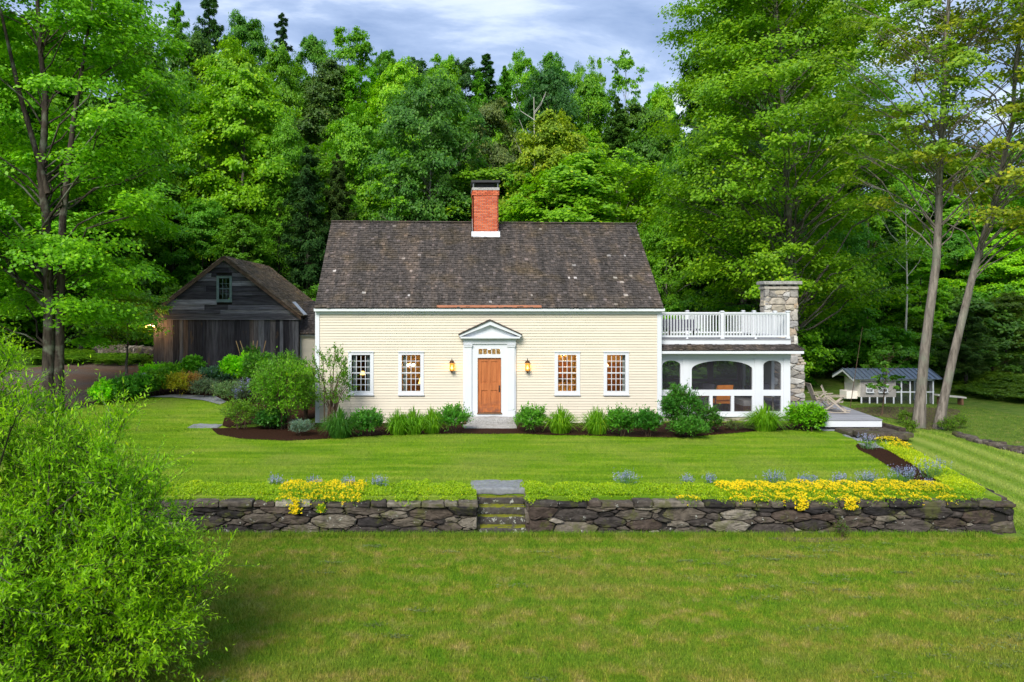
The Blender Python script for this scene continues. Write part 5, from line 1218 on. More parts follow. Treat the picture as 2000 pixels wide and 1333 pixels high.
hand = [
 # skyline
 ('pine0', 408, -18, 96, 62, CONI, 'open white pine breaking the skyline at the upper left'),
 ('pine1', 345, -12, 98, 55, DEEP, 'dark pine on the skyline left of the open pine'),
 ('spruce0', 551, 24, 104, 46, (.03, .09, .03), 'narrow dark spruce standing alone on the left skyline'),
 ('maple0', 480, 42, 104, 60, DEEP, 'rounded dark green tree on the skyline left of the lone spruce'),
 ('maple1', 612, 82, 106, 55, DEEP, 'rounded tree on the skyline right of the lone spruce'),
 ('narrow0', 682, 42, 98, 42, MIDG, 'tall green tree standing above the skyline over the left roof end'),
 ('narrow1', 748, 96, 103, 35, DEEP, 'spiky topped tree on the skyline right of the tallest green one'),
 ('narrow1', 817, 112, 106, 40, CONI, 'pointed green tree on the skyline above the left roof half'),
 ('maple1', 868, 118, 106, 50, MIDG, 'rounded crown on the skyline above the left side of the chimney'),
 ('narrow0', 908, 108, 108, 40, CONI, 'narrow green tree on the skyline above the chimney'),
 ('spruce0', 950, 104, 104, 60, CONI, 'tallest dark spruce on the skyline just right of the chimney'),
 ('maple2', 1010, 114, 106, 45, MIDG, 'round crown on the skyline right of the spruces'),
 ('maple3', 1078, 122, 107, 52, DEEP, 'broad dark crown on the skyline at the middle of the right roof half'),
 ('round0', 1140, 128, 106, 45, MIDG, 'crown with open twigs on the skyline left of the birch'),
 ('birch0', 1224, 108, 84, 52, MIDG, 'airy white stemmed birch standing against the clouds'),
 ('birch1', 1176, 124, 90, 26, MIDG, 'thin open birch on the skyline left of the airy one'),
 ('maple4', 1285, 178, 96, 42, MIDG, 'crown falling away right of the birch on the skyline'),
 # middle slope
 ('maple1', 375, 78, 84, 75, (.075, .20, .02), 'bright crown high on the slope above the barn'),
 ('maple2', 455, 92, 80, 82, LIME, 'lime green crown high on the slope above the barn ridge'),
 ('maple3', 545, 108, 86, 60, MIDG, 'mid green crown below the lone spruce'),
 ('narrow1', 640, 120, 84, 50, (.08, .16, .03), 'dull green slender crown left of the roof end, high on the slope'),
 ('narrow0', 703, 118, 84, 46, MIDG, 'slender crown below the tallest skyline tree'),
 ('maple4', 780, 128, 82, 72, LIME, 'lime crown high above the left half of the roof'),
 ('maple0', 868, 150, 84, 55, MIDG, 'mid green crown high left of the chimney'),
 ('spruce0', 935, 138, 86, 48, DEEP, 'dark conifer on the slope behind the chimney'),
 ('spruce1', 985, 130, 84, 50, DEEP, 'dark conifer on the slope right of the chimney'),
 ('round1', 1070, 148, 82, 72, (.045, .15, .03), 'blue green broad crown high above the right half of the roof'),
 ('maple2', 1150, 160, 84, 62, MIDG, 'mid green crown on the slope below the thin birch'),
 ('narrow1', 1232, 205, 78, 52, (.08, .2, .015), 'bright slender crown below the airy birch'),
 ('maple3', 1300, 200, 78, 55, LIME, 'lime crown on the slope left of the big maple'),
 # front rank of the wood
 ('maple0', 480, 150, 64, 118, LIME, 'large lime maple rising directly above the barn roof'),
 ('maple4', 340, 150, 68, 95, MIDG, 'leafy green maple left of the large lime one'),
 ('round1', 560, 258, 62, 60, MIDG, 'rounded green tree between the lime maple and the roof end'),
 ('pine0', 600, 285, 58, 72, (.030, .085, .020), 'dark layered pine beside the left end of the roof'),
 ('pine1', 545, 330, 60, 64, DEEP, 'dark pine with sweeping boughs behind the barn ridge'),
 ('pine1', 660, 300, 60, 60, (.05, .095, .02), 'brownish green pine rising over the left roof end'),
 ('maple2', 700, 215, 66, 72, MIDG, 'green maple above the left part of the roof'),
 ('round0', 842, 155, 60, 112, (.085, .23, .03), 'big light green tree with grey trunk left of the chimney'),
 ('birch1', 782, 300, 57, 60, MIDG, 'small tree with thin pale trunk above the roof, left of the big grey trunk'),
 ('maple1', 958, 205, 68, 66, (.13, .20, .05), 'pale olive crown behind the brick chimney'),
 ('maple3', 1080, 240, 57, 92, YELG, 'yellow green maple right of the brick chimney'),
 ('narrow0', 1020, 330, 56, 50, MIDG, 'small green tree close behind the chimney on its right'),
 ('spruce1', 1205, 190, 66, 62, (.055, .15, .018), 'tall bright cedar like conifer above the right roof end'),
 ('spruce0', 1148, 258, 62, 42, MIDG, 'green conifer right of the yellow green maple'),
 ('maple0', 1278, 235, 62, 70, (.09, .24, .012), 'lively green crown above the right roof end'),
 ('maple4', 1340, 300, 57, 72, MIDG, 'leafy green tree between the roof end and the big maple'),
 ('round1', 1300, 415, 52, 55, MIDG, 'low leafy tree directly behind the right roof edge'),
 ('narrow1', 475, 415, 56, 46, (.10, .25, .01), 'young bright tree directly behind the barn ridge'),
 ('maple3', 395, 400, 58, 70, DEEP, 'dark leafed tree behind the left slope of the barn'),
 ('maple1', 262, 330, 60, 95, MIDG, 'broad green tree left of the barn roof'),
 # left
 ('maple2', 215, 60, 62, 120, (.07, .20, .012), 'large green tree behind the double trunked maple'),
 ('maple0', 60, 40, 60, 130, MIDG, 'large tree at the left edge behind the double trunked maple'),
 ('maple4', -60, 60, 56, 120, MIDG, 'tree cut by the left edge of the view'),
 ('round1', 150, 420, 54, 90, DEEP, 'dark leafed tree behind the gravel driveway'),
 ('spruce1', 20, 420, 55, 60, DEEP, 'dark conifer left of the driveway'),
 # right
 ('maple1', 1395, 140, 56, 95, (.055, .19, .012), 'green maple close left of the big maple'),
 ('maple2', 1450, -30, 54, 115, (.06, .19, .012), 'tall dense maple behind the big maple'),
 ('maple4', 1590, 20, 58, 90, MIDG, 'tall green tree behind the stone chimney'),
 ('maple0', 1690, 260, 56, 95, MIDG, 'green tree between the big maple and the leaning trunks'),
 ('round0', 1655, 430, 48, 75, DEEP, 'dark tree behind the left part of the chicken coop'),
 ('maple3', 1780, 330, 62, 85, LIME, 'lime tree seen between the bare leaning trunks'),
 ('maple1', 1880, 300, 60, 95, (.09, .22, .015), 'bright tree beyond the leaning trunks'),
 ('maple2', 1985, 285, 60, 95, MIDG, 'green tree at the far right edge of the wood'),
 ('maple0', 1960, 455, 50, 90, LIME, 'lime tree low at the right edge'),
 ('round1', 1870, 455, 52, 80, DEEP, 'dark tree behind the right end of the coop'),
 ('spruce0', 1740, 420, 50, 55, CONI, 'dark conifer behind the coop roof'),
 ('narrow0', 1800, 470, 47, 50, MIDG, 'slender tree between the two leaning trunks'),
 ('maple4', 2060, 330, 52, 90, MIDG, 'tree cut by the right edge of the view'),
 ('pine0', 1887, 590, 41, 62, (.055, .13, .025), 'small feathery pine with dark trunk right of the coop'),
 ('maple2', 1965, 590, 44, 62, (.10, .20, .015), 'young bright tree at the right edge above the bank'),
]
for h in hand: tr_px(*h)
# far wood filling the slope between and behind the trees above
SKX = [0, 300, 340, 400, 450, 500, 600, 700, 750, 800, 900, 1000, 1100, 1200, 1260, 1300, 1340, 1700, 2000]; SKY = [-50, 10, 20, 30, 40, 55, 80, 90, 105, 120, 125, 122, 132, 140, 175, 205, 240, 300, 300]
fill = 0; keys = ['maple0', 'maple1', 'maple2', 'maple3', 'maple4', 'round0', 'round1', 'maple1', 'narrow1', 'maple3']
cols = [MIDG, (.17, .41, .012), LIME, (.10, .31, .018), (.20, .45, .015), (.13, .36, .018)]
for Y in (52, 59, 67, 76, 86, 97, 109):
    X = wx(-130, Y)
    while X < wx(2130, Y):
        x_ = X + tg.uniform(-1.5, 1.5); y_ = Y + tg.uniform(-2.5, 2.5); X += 5.2 if Y < 80 else 5.8
        if min(math.hypot(x_ - a, (y_ - b)) for a, b in placed) < 3.2: continue
        if Y == 52 and (-21 < x_ < 2): continue
        if (x_ > 17) and Y < 56: continue
        ht = tg.uniform(11.5, 15) if Y < 90 else tg.uniform(10, 12.5)
        if x_ > 17: ht *= .8
        px_ = VX + x_ * FPX / y_; lim = wz(float(np.interp(px_, SKX, SKY)) + tg.uniform(8, 30), y_) - Hf(x_, y_); ht = min(ht, lim)
        if ht < 5: continue
        key = keys[int(tg.integers(0, len(keys)))]; col = cols[int(tg.integers(0, len(cols)))]
        if key[0] in 'sp': col = (.05, .17, .022)
        t_ = plant(key, x_, y_, Hf(x_, y_) - .1, ht, {'m': 5.3, 'r': 5.0, 'n': 3.4, 's': 3.4, 'p': 3.8}[key[0]], col, 'tree on the slope', group='filler trees in the hillside wood'); fill += 1
        LATER.append((t_, VX + x_ * FPX / y_, '%s %s %s' % ({LIME: 'lime', MIDG: 'mid green', DEEP: 'dark green'}.get(col, 'soft green'), {'m': 'maple', 'r': 'round tree', 'n': 'slim tree', 's': 'spruce', 'p': 'pine'}[key[0]], 'low in the wood' if Y < 62 else 'halfway up the slope' if Y < 90 else 'high on the slope')))
# bushes along the wood edge
for i in range(64):
    px = tg.uniform(-80, 2080); Y = tg.uniform(48, 54)
    X = wx(px, Y)
    if -17.5 < X < 5: Y += 6; X = wx(px, Y)
    if X > 17: Y = tg.uniform(42.5, 50); X = wx(px, Y)
    if X < -20: Y = tg.uniform(52, 60); X = wx(px, Y)
    t_ = plant('bush%d' % (i % 3), X, Y, Hf(X, Y) - .1, tg.uniform(2.2, 4.5), tg.uniform(1.5, 2.6), [MIDG, DEEP, (.08, .2, .02)][i % 3], 'leafy bush in the undergrowth along the edge of the wood', 'bush', 'bush', 'bushes along the wood edge')
    LATER.append((t_, px, '%s undergrowth bush' % ['mid green', 'dark green', 'soft green'][i % 3]))
# fern bank left of the driveway
def fern_mb(seed, spots, r=.5):
    g = np.random.default_rng(seed); P, N, U, L = [], [], [], []
    for (x, y, z) in spots:
        for k_ in range(7):
            a = g.random() * 6.28; s = np.linspace(.1, 1, 9); d = np.array([math.cos(a), math.sin(a), 0])
            p = np.array([x, y, z]) + d * (s * r)[:, None] + np.array([0, 0, 1]) * (r * 1.1 * s * (1.25 - .75 * s))[:, None]; sd = np.array([-d[1], d[0], 0])
            for sg in (-1, 1): P.append(p + sd * sg * (.10 * (1.1 - s))[:, None]); N.append(np.tile([0, 0, 1.], (9, 1)) + g.normal(0, .2, (9, 3))); U.append(np.tile(sd * sg + d * .4, (9, 1)))
    P, N, U = map(np.concatenate, (P, N, U)); V, F = cards(P, N, .2, .05, g, U); return MB().add(V, F)
sp = []
for i in range(260): a, b = tg.uniform(60, 300), tg.uniform(694, 716); sp.append(gp(a, b))
tag(part('ferns', fern_mb(4, sp, .7), M['leaf'], col=(.11, .25, .012)), 'bright fern bank beyond the gravel driveway', 'ferns', kind='stuff')
sp = []
for i in range(240): a = tg.uniform(1880, 2040); sp.append(gp(a, 770 + (a - 1880) * .12 + tg.uniform(-38, 6)))
tag(part('ferns', fern_mb(6, sp, .6), M['leaf'], col=(.10, .21, .015)), 'bright undergrowth on the bank at the right edge', 'ferns', kind='stuff')
# ---- individual near trees
def big_tree(name, label, X, Y, trunkpts, r0, hb, H_, R_, ncl, nsub, nleaf, ls, col, seed, tm='bark', extra=None, group=None, **k):
    Z = Hf(X, Y); T, C = tree_mb(seed, trunkpts, r0, hb, H_, R_, ncl, nsub, nleaf, ls, **k)
    if extra:
        for e in extra: T.tube(e[0], e[1], 8)
    t = thing(name, label, 'tree', (X, Y, Z - .05), group); p_ = ORG[t.name]
    for b in (T, C): b.c = [(V + np.array(p_), F) for V, F in b.c]
    part('trunk', T, M[tm], t, smooth=True); part('crown', C, M['leaf'], t, col=col); return t
Xm, Ym, _ = gp(106, 806)
sc_ = Ym / FPX
big_tree('maple_tree', 'tall double trunked maple at the left, standing by the gravel driveway', Xm, Ym,
         [(-.05, 0, -.3), (-.25, 0, 6), (-.5, .2, 12), (-.9, .3, 17), (-.9, .3, 21.5)], .27, 3.6, 23, 5.1, 300, 9, 60, .165, (.17, .44, .008), 301, fc=1.9, extra=[([(.14, .05, -.2), (.16, .1, 3), (.30, .1, 8), (.75, .1, 12), (1.6, 0, 17)], [.24, .20, .15, .11, .04]), ([(-.3, .1, 9), (-1.4, 0, 13), (-2.4, -.3, 18)], [.13, .1, .03])], limb=.35, flat=.3, clr=.24, tm='bark_dark')
# low bough of a small maple at the barn corner
Xb, Yb = wx(246, 41), 41.0
big_tree('maple_tree', 'small maple reaching flat boughs in front of the barn corner', Xb, Yb, [(0, 0, -.2), (.1, 0, 2), (.0, 0, 3.6)], .08, 1.9, 4.5, 2.1, 40, 6, 36, .15, (.15, .36, .012), 305, limb=.7, flat=.22, clr=.33)
Xr, Yr = wx(1532, 41), 41.0
big_tree('maple_tree', 'very tall spreading maple rising behind the roof deck and stone chimney', Xr, Yr, [(.6, 0, -.3), (.4, 0, 7), (0, 0, 13), (-.3, .2, 21)], .26, 4.0, 22.5, 6.6, 300, 9, 56, .17, (.20, .41, .010), 311, fc=1.3, tm='bark', limb=.7, flat=.28, clr=.22)
big_tree('maple_tree', 'straight maple trunk with sparse airy crown, left of the two bare trunks', *gp(1793, 836)[:2], [(0, 0, -.3), (.35, 0, 4), (.75, 0, 8), (.95, 0, 12), (1.2, .2, 18), (1.6, .2, 21)], .20, 8.6, 22.5, 4.8, 140, 6, 34, .15, (.22, .38, .02), 321, tm='bark_mid', limb=1.0, flat=.25, clr=.17, group='pair of tall bare trunked maples')
big_tree('maple_tree', 'right leaning maple trunk with sparse yellowish crown at the right edge', *gp(1829, 838)[:2], [(0, 0, -.3), (.9, 0, 4), (2.0, 0, 8), (2.7, 0, 11), (3.3, .2, 15), (3.6, .2, 19)], .17, 7.2, 20, 4.6, 140, 6, 36, .15, (.30, .38, .022), 331, tm='bark_mid', limb=1.0, flat=.25, clr=.18, group='pair of tall bare trunked maples')
# bare snag and thin poles
def snag(px, top, Y, lb, seed, r=.12):
    g = np.random.default_rng(seed); X = wx(px, Y); Z = Hf(X, Y); h = wz(top, Y) - Z; mb = MB().tube([(X, Y, Z), (X + .2, Y, Z + h * .5), (X + .1, Y, Z + h)], [r * 1.5, r, .02], 6)
    for i in range(9): z = Z + h * g.uniform(.55, .95); s = 1 if i % 2 else -1; l = g.uniform(.8, 2.2); mb.tube([(X + .15, Y, z), (X + s * l * .5, Y + g.normal(0, .3), z + l * .5), (X + s * l * .8, Y, z + l * 1.2)], [r * .4, r * .25, .01], 4)
    o = part('dead_tree', mb, M['dead'], loc=(X, Y, Z)); tag(o, lb, 'dead tree')
snag(1040, 190, 57.5, 'bleached leafless snag among the crowns right of the chimney', 3, .06)
snag(1765, 395, 44, 'thin bare forked stem between the big maple and the leaning trunk', 4, .05)
X, Y, Z = gp(1660, 800); mb = MB().tube([(X, Y, Z), (X + .3, Y, Z + 2.0), (X + .55, Y, Z + 3.6)], [.016, .013, .008], 6); tag(part('slender_pole', mb, M['twig'], loc=(X, Y, Z)), 'thin pale sapling stem leaning left of the coop', 'sapling')
# small sapling in front of coop
X, Y, Z = gp(1722, 812); T, C = tree_mb(400, [(0, 0, 0), (.15, 0, 1.2), (.3, 0, 2.6)], .03, 1.1, 3.0, 1.1, 26, 4, 14, .13, limb=.9, flat=.4)
t = thing('sapling', 'sparse sapling growing in front of the coop window', 'sapling', (X, Y, Z))
for b in (T, C): b.c = [(V + np.array([X, Y, Z]), F) for V, F in b.c]
part('trunk', T, M['twig'], t); part('crown', C, M['leaf'], t, col=(.07, .20, .012))
# ---- shoots: leafy twigs for shrubs
def shoots(base, dirs, length, nleaf, L, W, g, curve=.25, stems=True, sr=.006):
    """base (n,3), dirs (n,3), leaves alternate along each curved shoot"""
    n = len(base); dirs = unit(dirs); length = np.broadcast_to(length, (n,)); s = (np.arange(nleaf) + .6) / nleaf
    cv = g.normal(0, curve, (n, 3)); cv[:, 2] -= curve * .3
    pt = lambda q: base[:, None] + dirs[:, None] * (length[:, None] * q[None])[..., None] + cv[:, None] * (length[:, None] * q[None] ** 2)[..., None]
    P = pt(s); rot = g.random(n)[:, None] * 6.28 + np.arange(nleaf)[None] * 2.4; A = unit(np.cross(dirs, g.normal(size=(n, 3)))); B = np.cross(dirs, A)
    side = np.cos(rot)[..., None] * A[:, None] + np.sin(rot)[..., None] * B[:, None]; U = side * .75 + dirs[:, None] * .75 + np.array([0, 0, .1]) ; U = U + g.normal(0, .15, U.shape)
    U = unit(U); N = unit(np.cross(np.cross(U, np.array([0, 0, 1.0])), U) + g.normal(0, .3, U.shape)); ll = L * g.uniform(.7, 1.2, (n, nleaf)) * (1.1 - .45 * s)[None]
    C = P + U * ll[..., None] * .5
    V, F = cards(C.reshape(-1, 3), N.reshape(-1, 3), ll.ravel(), ll.ravel() * W / L, g, U.reshape(-1, 3))
    S = None
    if stems:
        q = np.linspace(0, 1, 4); Q = pt(q); Aw = A[:, None] * sr; Bw = B[:, None] * sr
        fall = (1 - .8 * q)[None, :, None]
        ring = np.stack([Q + Aw * fall, Q - Aw * .5 * fall + Bw * .87 * fall, Q - Aw * .5 * fall - Bw * .87 * fall], 2)  # n,4,3,3
        idx = (np.arange(n) * 12)[:, None, None]; a = np.array([[i * 3 + j, i * 3 + (j + 1) % 3, i * 3 + 3 + (j + 1) % 3, i * 3 + 3 + j] for i in range(3) for j in range(3)])
        S = (ring.reshape(-1, 3), (a[None] + idx).reshape(-1, 4))
    return (V, F), S
def shrub(name, label, cat, X, Y, rx, h, nsh, nleaf, L, W, col, seed, group=None, ry=None, slen=.4, nst=7, stt=.018, open_=.0, sr=.005, up=.5, z0=.1, flower=None, Z=None):
    g = np.random.default_rng(seed); Z = Hf(X, Y) if Z is None else Z; ry = ry or rx; c = np.array([X, Y, Z])
    d = unit(g.normal(size=(nsh, 3))); d[:, 2] = abs(d[:, 2]) * np.where(g.random(nsh) < .25, -.5, 1); rr = g.uniform(.35 + open_ * .2, .9, nsh) ** .7
    lob = 1 + .18 * np.sin(3 * np.arctan2(d[:, 1], d[:, 0]) + seed) + .12 * np.sin(7 * d[:, 2] + seed * 2)
    base = c + np.array([0, 0, h * .42]) + d * rr[:, None] * lob[:, None] * np.array([rx, ry, h * .52]) * .85; base[:, 2] = np.maximum(base[:, 2], Z + z0)
    (V, F), S = shoots(base, d + np.array([0, 0, up]) + g.normal(0, .3, (nsh, 3)), slen * g.uniform(.5, 1.2, nsh), nleaf, L, W, g, sr=sr)
    t = thing(name, label, cat, (X, Y, Z), group); st = MB().add(*S)
    for i in range(nst):
        e = base[int(g.integers(0, nsh))]; b = c + np.array([g.normal(0, rx * .12), g.normal(0, ry * .12), -.05]); s = np.linspace(0, 1, 5)[:, None]; m_ = b * (1 - s) + e * s; m_[:, 2] += np.sin(s[:, 0] * np.pi) * h * .08; m_[:, :2] = b[:2] + (e[:2] - b[:2]) * s ** 1.4
        st.tube(m_, max(.006, stt * h) * (1 - .7 * s[:, 0]), 5, False)
    part('stems', st, M['twig'], t); part('foliage', MB().add(V, F), M['leaf'], t, col=col)
    if flower:
        fc, nf, fs = flower; k_ = g.choice(nsh, nf); tip = base[k_] + unit(d[k_] + np.array([0, 0, up])) * slen * .6
        P = np.repeat(tip, 14, 0) + g.normal(0, fs, (nf * 14, 3)) * np.array([.6, .6, 1.0]); V, F = cards(P, g.normal(size=(len(P), 3)), fs * .7, fs * .6, g); part('flowers', MB().add(V, F), M['petal'], t, col=fc)
    return t
# big foreground willow-like bush
def fore_bush():
    g = np.random.default_rng(500); X, Y = -7.9, 11.2; Z = Hf(X, Y); c = np.array([X, Y, Z])
    t = thing('large_bush', 'huge bright lime bush filling the lower left foreground', 'bush', (X, Y, Z))
    lobes = [((.9, .3, 2.3), (2.6, 2.4, 1.9), 700), ((-.2, .2, 4.2), (1.25, 1.5, 1.2), 300), ((.95, .2, 4.45), (.85, 1.0, .95), 170), ((3.3, .4, 1.55), (1.1, 1.1, .7), 170), ((2.8, .4, 2.75), (1.1, 1.2, 1.0), 230), ((2.85, .5, 2.0), (1.3, 1.3, 1.0), 280), ((2.7, .3, 1.2), (1.5, 1.4, .9), 260), ((-.2, -.7, .9), (2.6, 1.7, 1.3), 360), ((-1.8, .2, 3.3), (2.0, 2.0, 2.0), 300), ((2.1, .9, 3.35), (1.0, .9, .85), 120)]
    Bs, Ds = [], []; st = MB()
    for o, r, n in lobes:
        nc = max(6, int(n / 7)); m_n = 16; d = unit(g.normal(size=(nc, 3))); k_ = g.random(nc) < .5; d[k_, 1] = -abs(d[k_, 1]); rr = g.uniform(.45, 1.05, nc) ** .5
        lob = 1 + .16 * np.sin(4 * np.arctan2(d[:, 1], d[:, 0]) + n) + .14 * np.sin(6 * d[:, 2] + n)
        bc = c + np.array(o) + d * (rr * lob)[:, None] * np.array(r) * .9; dc = unit(d * .9 + np.array([0, 0, .45]) + g.normal(0, .35, (nc, 3)))
        ci = np.repeat(np.arange(nc), m_n); al = g.uniform(-.55, .35, nc * m_n); b = bc[ci] + dc[ci] * al[:, None] + g.normal(0, .07, (nc * m_n, 3)); b[:, 2] -= .25 * (al + .55) ** 2
        Bs.append(b); Ds.append(dc[ci] + g.normal(0, .45, (nc * m_n, 3)) + np.array([0, 0, .25])); n = len(b)
        for q in range(nc): st.tube([bc[q] - dc[q] * .8 - [0, 0, .1], bc[q] - dc[q] * .3, bc[q] + dc[q] * .3 - [0, 0, .1]], [.014, .010, .005], 4, False)
        for i in range(9):
            e = b[int(g.integers(0, n))]; s = np.linspace(0, 1, 7)[:, None]; b0 = c + np.array([g.normal(0, .25), g.normal(0, .25), -.1]); m_ = b0 * (1 - s) + e * s; m_[:, :2] = b0[:2] + (e[:2] - b0[:2]) * s ** 1.3; m_[1:-1] += g.normal(0, .07, (5, 3)); st.tube(m_, .055 * (1 - .85 * s[:, 0]), 6, False)
    b = np.concatenate(Bs); d = np.concatenate(Ds); k_ = b[:, 2] > Z + .1; b, d = b[k_], d[k_]; n = len(b)
    (V, F), S = shoots(b, d, g.uniform(.28, .75, n), 20, .11, .033, g, .28, sr=.005); st.add(*S)
    (V2, F2), S2 = shoots(b[::2] + g.normal(0, .15, b[::2].shape), d[::2] + g.normal(0, .6, d[::2].shape), g.uniform(.2, .5, len(b[::2])), 12, .10, .036, g, .3, sr=.004); st.add(*S2)
    part('branches', st, M['bark_dark'], t); part('foliage', MB().add(V, F).add(V2, F2), M['leaf'], t, col=(.27, .54, .010)); return t
fore_bush()
# garden shrubs and perennials
def gw(px, py): X, Y, _ = gp(px, py); return X, Y
def pshrub(name, label, cat, px, py_base, hw, hpx, *a, **k):
    X, Y = gw(px, py_base); return shrub(name, label, cat, X, Y, hw * Y / FPX, hpx * Y / FPX, *a, **k)
pshrub('open_shrub', 'slender multi stemmed shrub in front of the left house corner', 'shrub', 646, 838, 52, 172, 250, 8, .125, .065, (.12, .30, .02), 601, open_=1, stt=.009, nst=22, slen=.38, z0=1.0, up=.9)
pshrub('tall_shrub', 'large airy green shrub between the garden bed and the house corner', 'shrub', 556, 838, 70, 156, 900, 8, .125, .065, (.16, .40, .016), 602, nst=14, stt=.01, slen=.45, z0=.3)
pshrub('low_shrub', 'low dense shrub at the left end of the mulch bed', 'shrub', 470, 838, 42, 62, 420, 9, .07, .045, (.17, .36, .022), 603, slen=.28)
pshrub('low_shrub', 'green shrub behind the airy one against the house corner', 'shrub', 598, 818, 30, 90, 320, 9, .08, .045, (.12, .36, .02), 604, slen=.3)
pshrub('blue_mound', 'small blue grey mound at the front of the left bed', 'plant', 587, 852, 26, 32, 420, 8, .06, .018, (.22, .38, .32), 605, slen=.16, nst=2, up=1.2)
pshrub('dark_shrub', 'tall dark green shrub at the corner of house and porch', 'shrub', 1328, 850, 40, 108, 700, 8, .11, .06, (.06, .24, .024), 606, slen=.3, nst=10)
pshrub('dark_shrub', 'lower right half of the dark shrub before the porch', 'shrub', 1382, 846, 28, 52, 300, 9, .09, .05, (.06, .23, .02), 607, slen=.28)
pshrub('hydrangea', 'rounded lime green hydrangea at the deck end of the bed', 'shrub', 1576, 842, 43, 58, 620, 7, .10, .085, (.19, .48, .010), 608, slen=.22, nst=8, up=.3)
PG = 'peonies along the house wall'
for px, base, hw, h, c, sd, lb in ((718, 852, 29, 46, (.05, .17, .018), 1, 'broad leafed peony between the two left grass clumps'), (884, 846, 30, 48, (.06, .20, .018), 2, 'leafy peony immediately left of the granite step'),
    (1038, 845, 30, 42, (.08, .23, .02), 3, 'leafy peony immediately right of the granite step'), (1212, 852, 27, 48, (.06, .20, .016), 4, 'peony under the rightmost window'), (1263, 853, 25, 46, (.05, .18, .018), 5, 'peony next to the tall dark corner shrub'),
    (1345, 856, 30, 34, (.05, .17, .02), 6, 'low dark leafy plant at the foot of the corner shrub')):
    pshrub('peony', lb, 'plant', px, base, hw * 1.15, h * 1.1, 340, 7, .15, .06, tuple(v * 1.7 for v in c), 620 + sd, PG, slen=.28, nst=4, up=.9)
def grass_clump(px, base, hw, h, col, seed, lb, grp='arching grass clumps along the house wall'):
    X, Y, Z = gp(px, base); g = np.random.default_rng(seed); r = hw * 1.3 * Y / FPX; hh = h * 1.05 * Y / FPX; n = int(620 * (hw / 30)); a = g.random(n) * 6.28; u = g.random(n) ** .6
    b = np.stack([X + np.cos(a) * u * r * .45, Y + np.sin(a) * u * r * .4, np.full(n, Z)], 1); d = np.stack([np.cos(a), np.sin(a) * .9, np.zeros(n)], 1); L = hh * g.uniform(.5, 1.15, n) * (1.1 - .35 * u); sp = r * u * g.uniform(.6, 1.25, n)
    s = np.array([0, .35, .7, 1.0]); w_ = np.array([.010, .013, .009, .001]); hz = np.array([0, .55, .88, .92])
    P = b[:, None] + d[:, None] * (sp[:, None] * (s ** 1.7)[None])[..., None]; drop = (u * g.uniform(.3, 1.0, n))[:, None] * (s ** 3)[None]
    P[..., 2] += L[:, None] * (hz[None] + .12 * s[None] - drop * .9); sd = np.stack([-np.sin(a), np.cos(a), np.zeros(n)], 1); sd = unit(sd + g.normal(0, .5, (n, 3)) * np.array([1, 1, 0]))
    V = np.stack([P - sd[:, None] * w_[None, :, None], P + sd[:, None] * w_[None, :, None]], 2).reshape(-1, 3); f = np.array([[0, 1, 3, 2], [2, 3, 5, 4], [4, 5, 7, 6]]); F = (f[None] + (np.arange(n) * 8)[:, None, None]).reshape(-1, 4)
    o = part('grass_clump', MB().add(V, F), M['leaf'], loc=(X, Y, Z), col=col); tag(o, lb, 'plant', grp)
GC = (.16, .38, .012)
for px, b, hw, h, sd, lb in ((664, 855, 32, 50, 1, 'dark arching grass clump nearest the left house corner'), (778, 849, 26, 44, 2, 'arching grass clump under the second window'), (808, 848, 26, 46, 3, 'arching grass clump just right of the one under the second window'), (843, 847, 24, 44, 4, 'arching grass clump beside the left peony by the step'),
    (1094, 846, 30, 46, 5, 'arching grass clump below the third window'), (1166, 848, 28, 48, 6, 'arching grass clump below and left of the rightmost window'), (1493, 842, 33, 46, 7, 'bright arching grass clump in front of the porch')):
    grass_clump(px, b, hw, h, GC if sd > 1 else (.06, .2, .02), 640 + sd, lb)
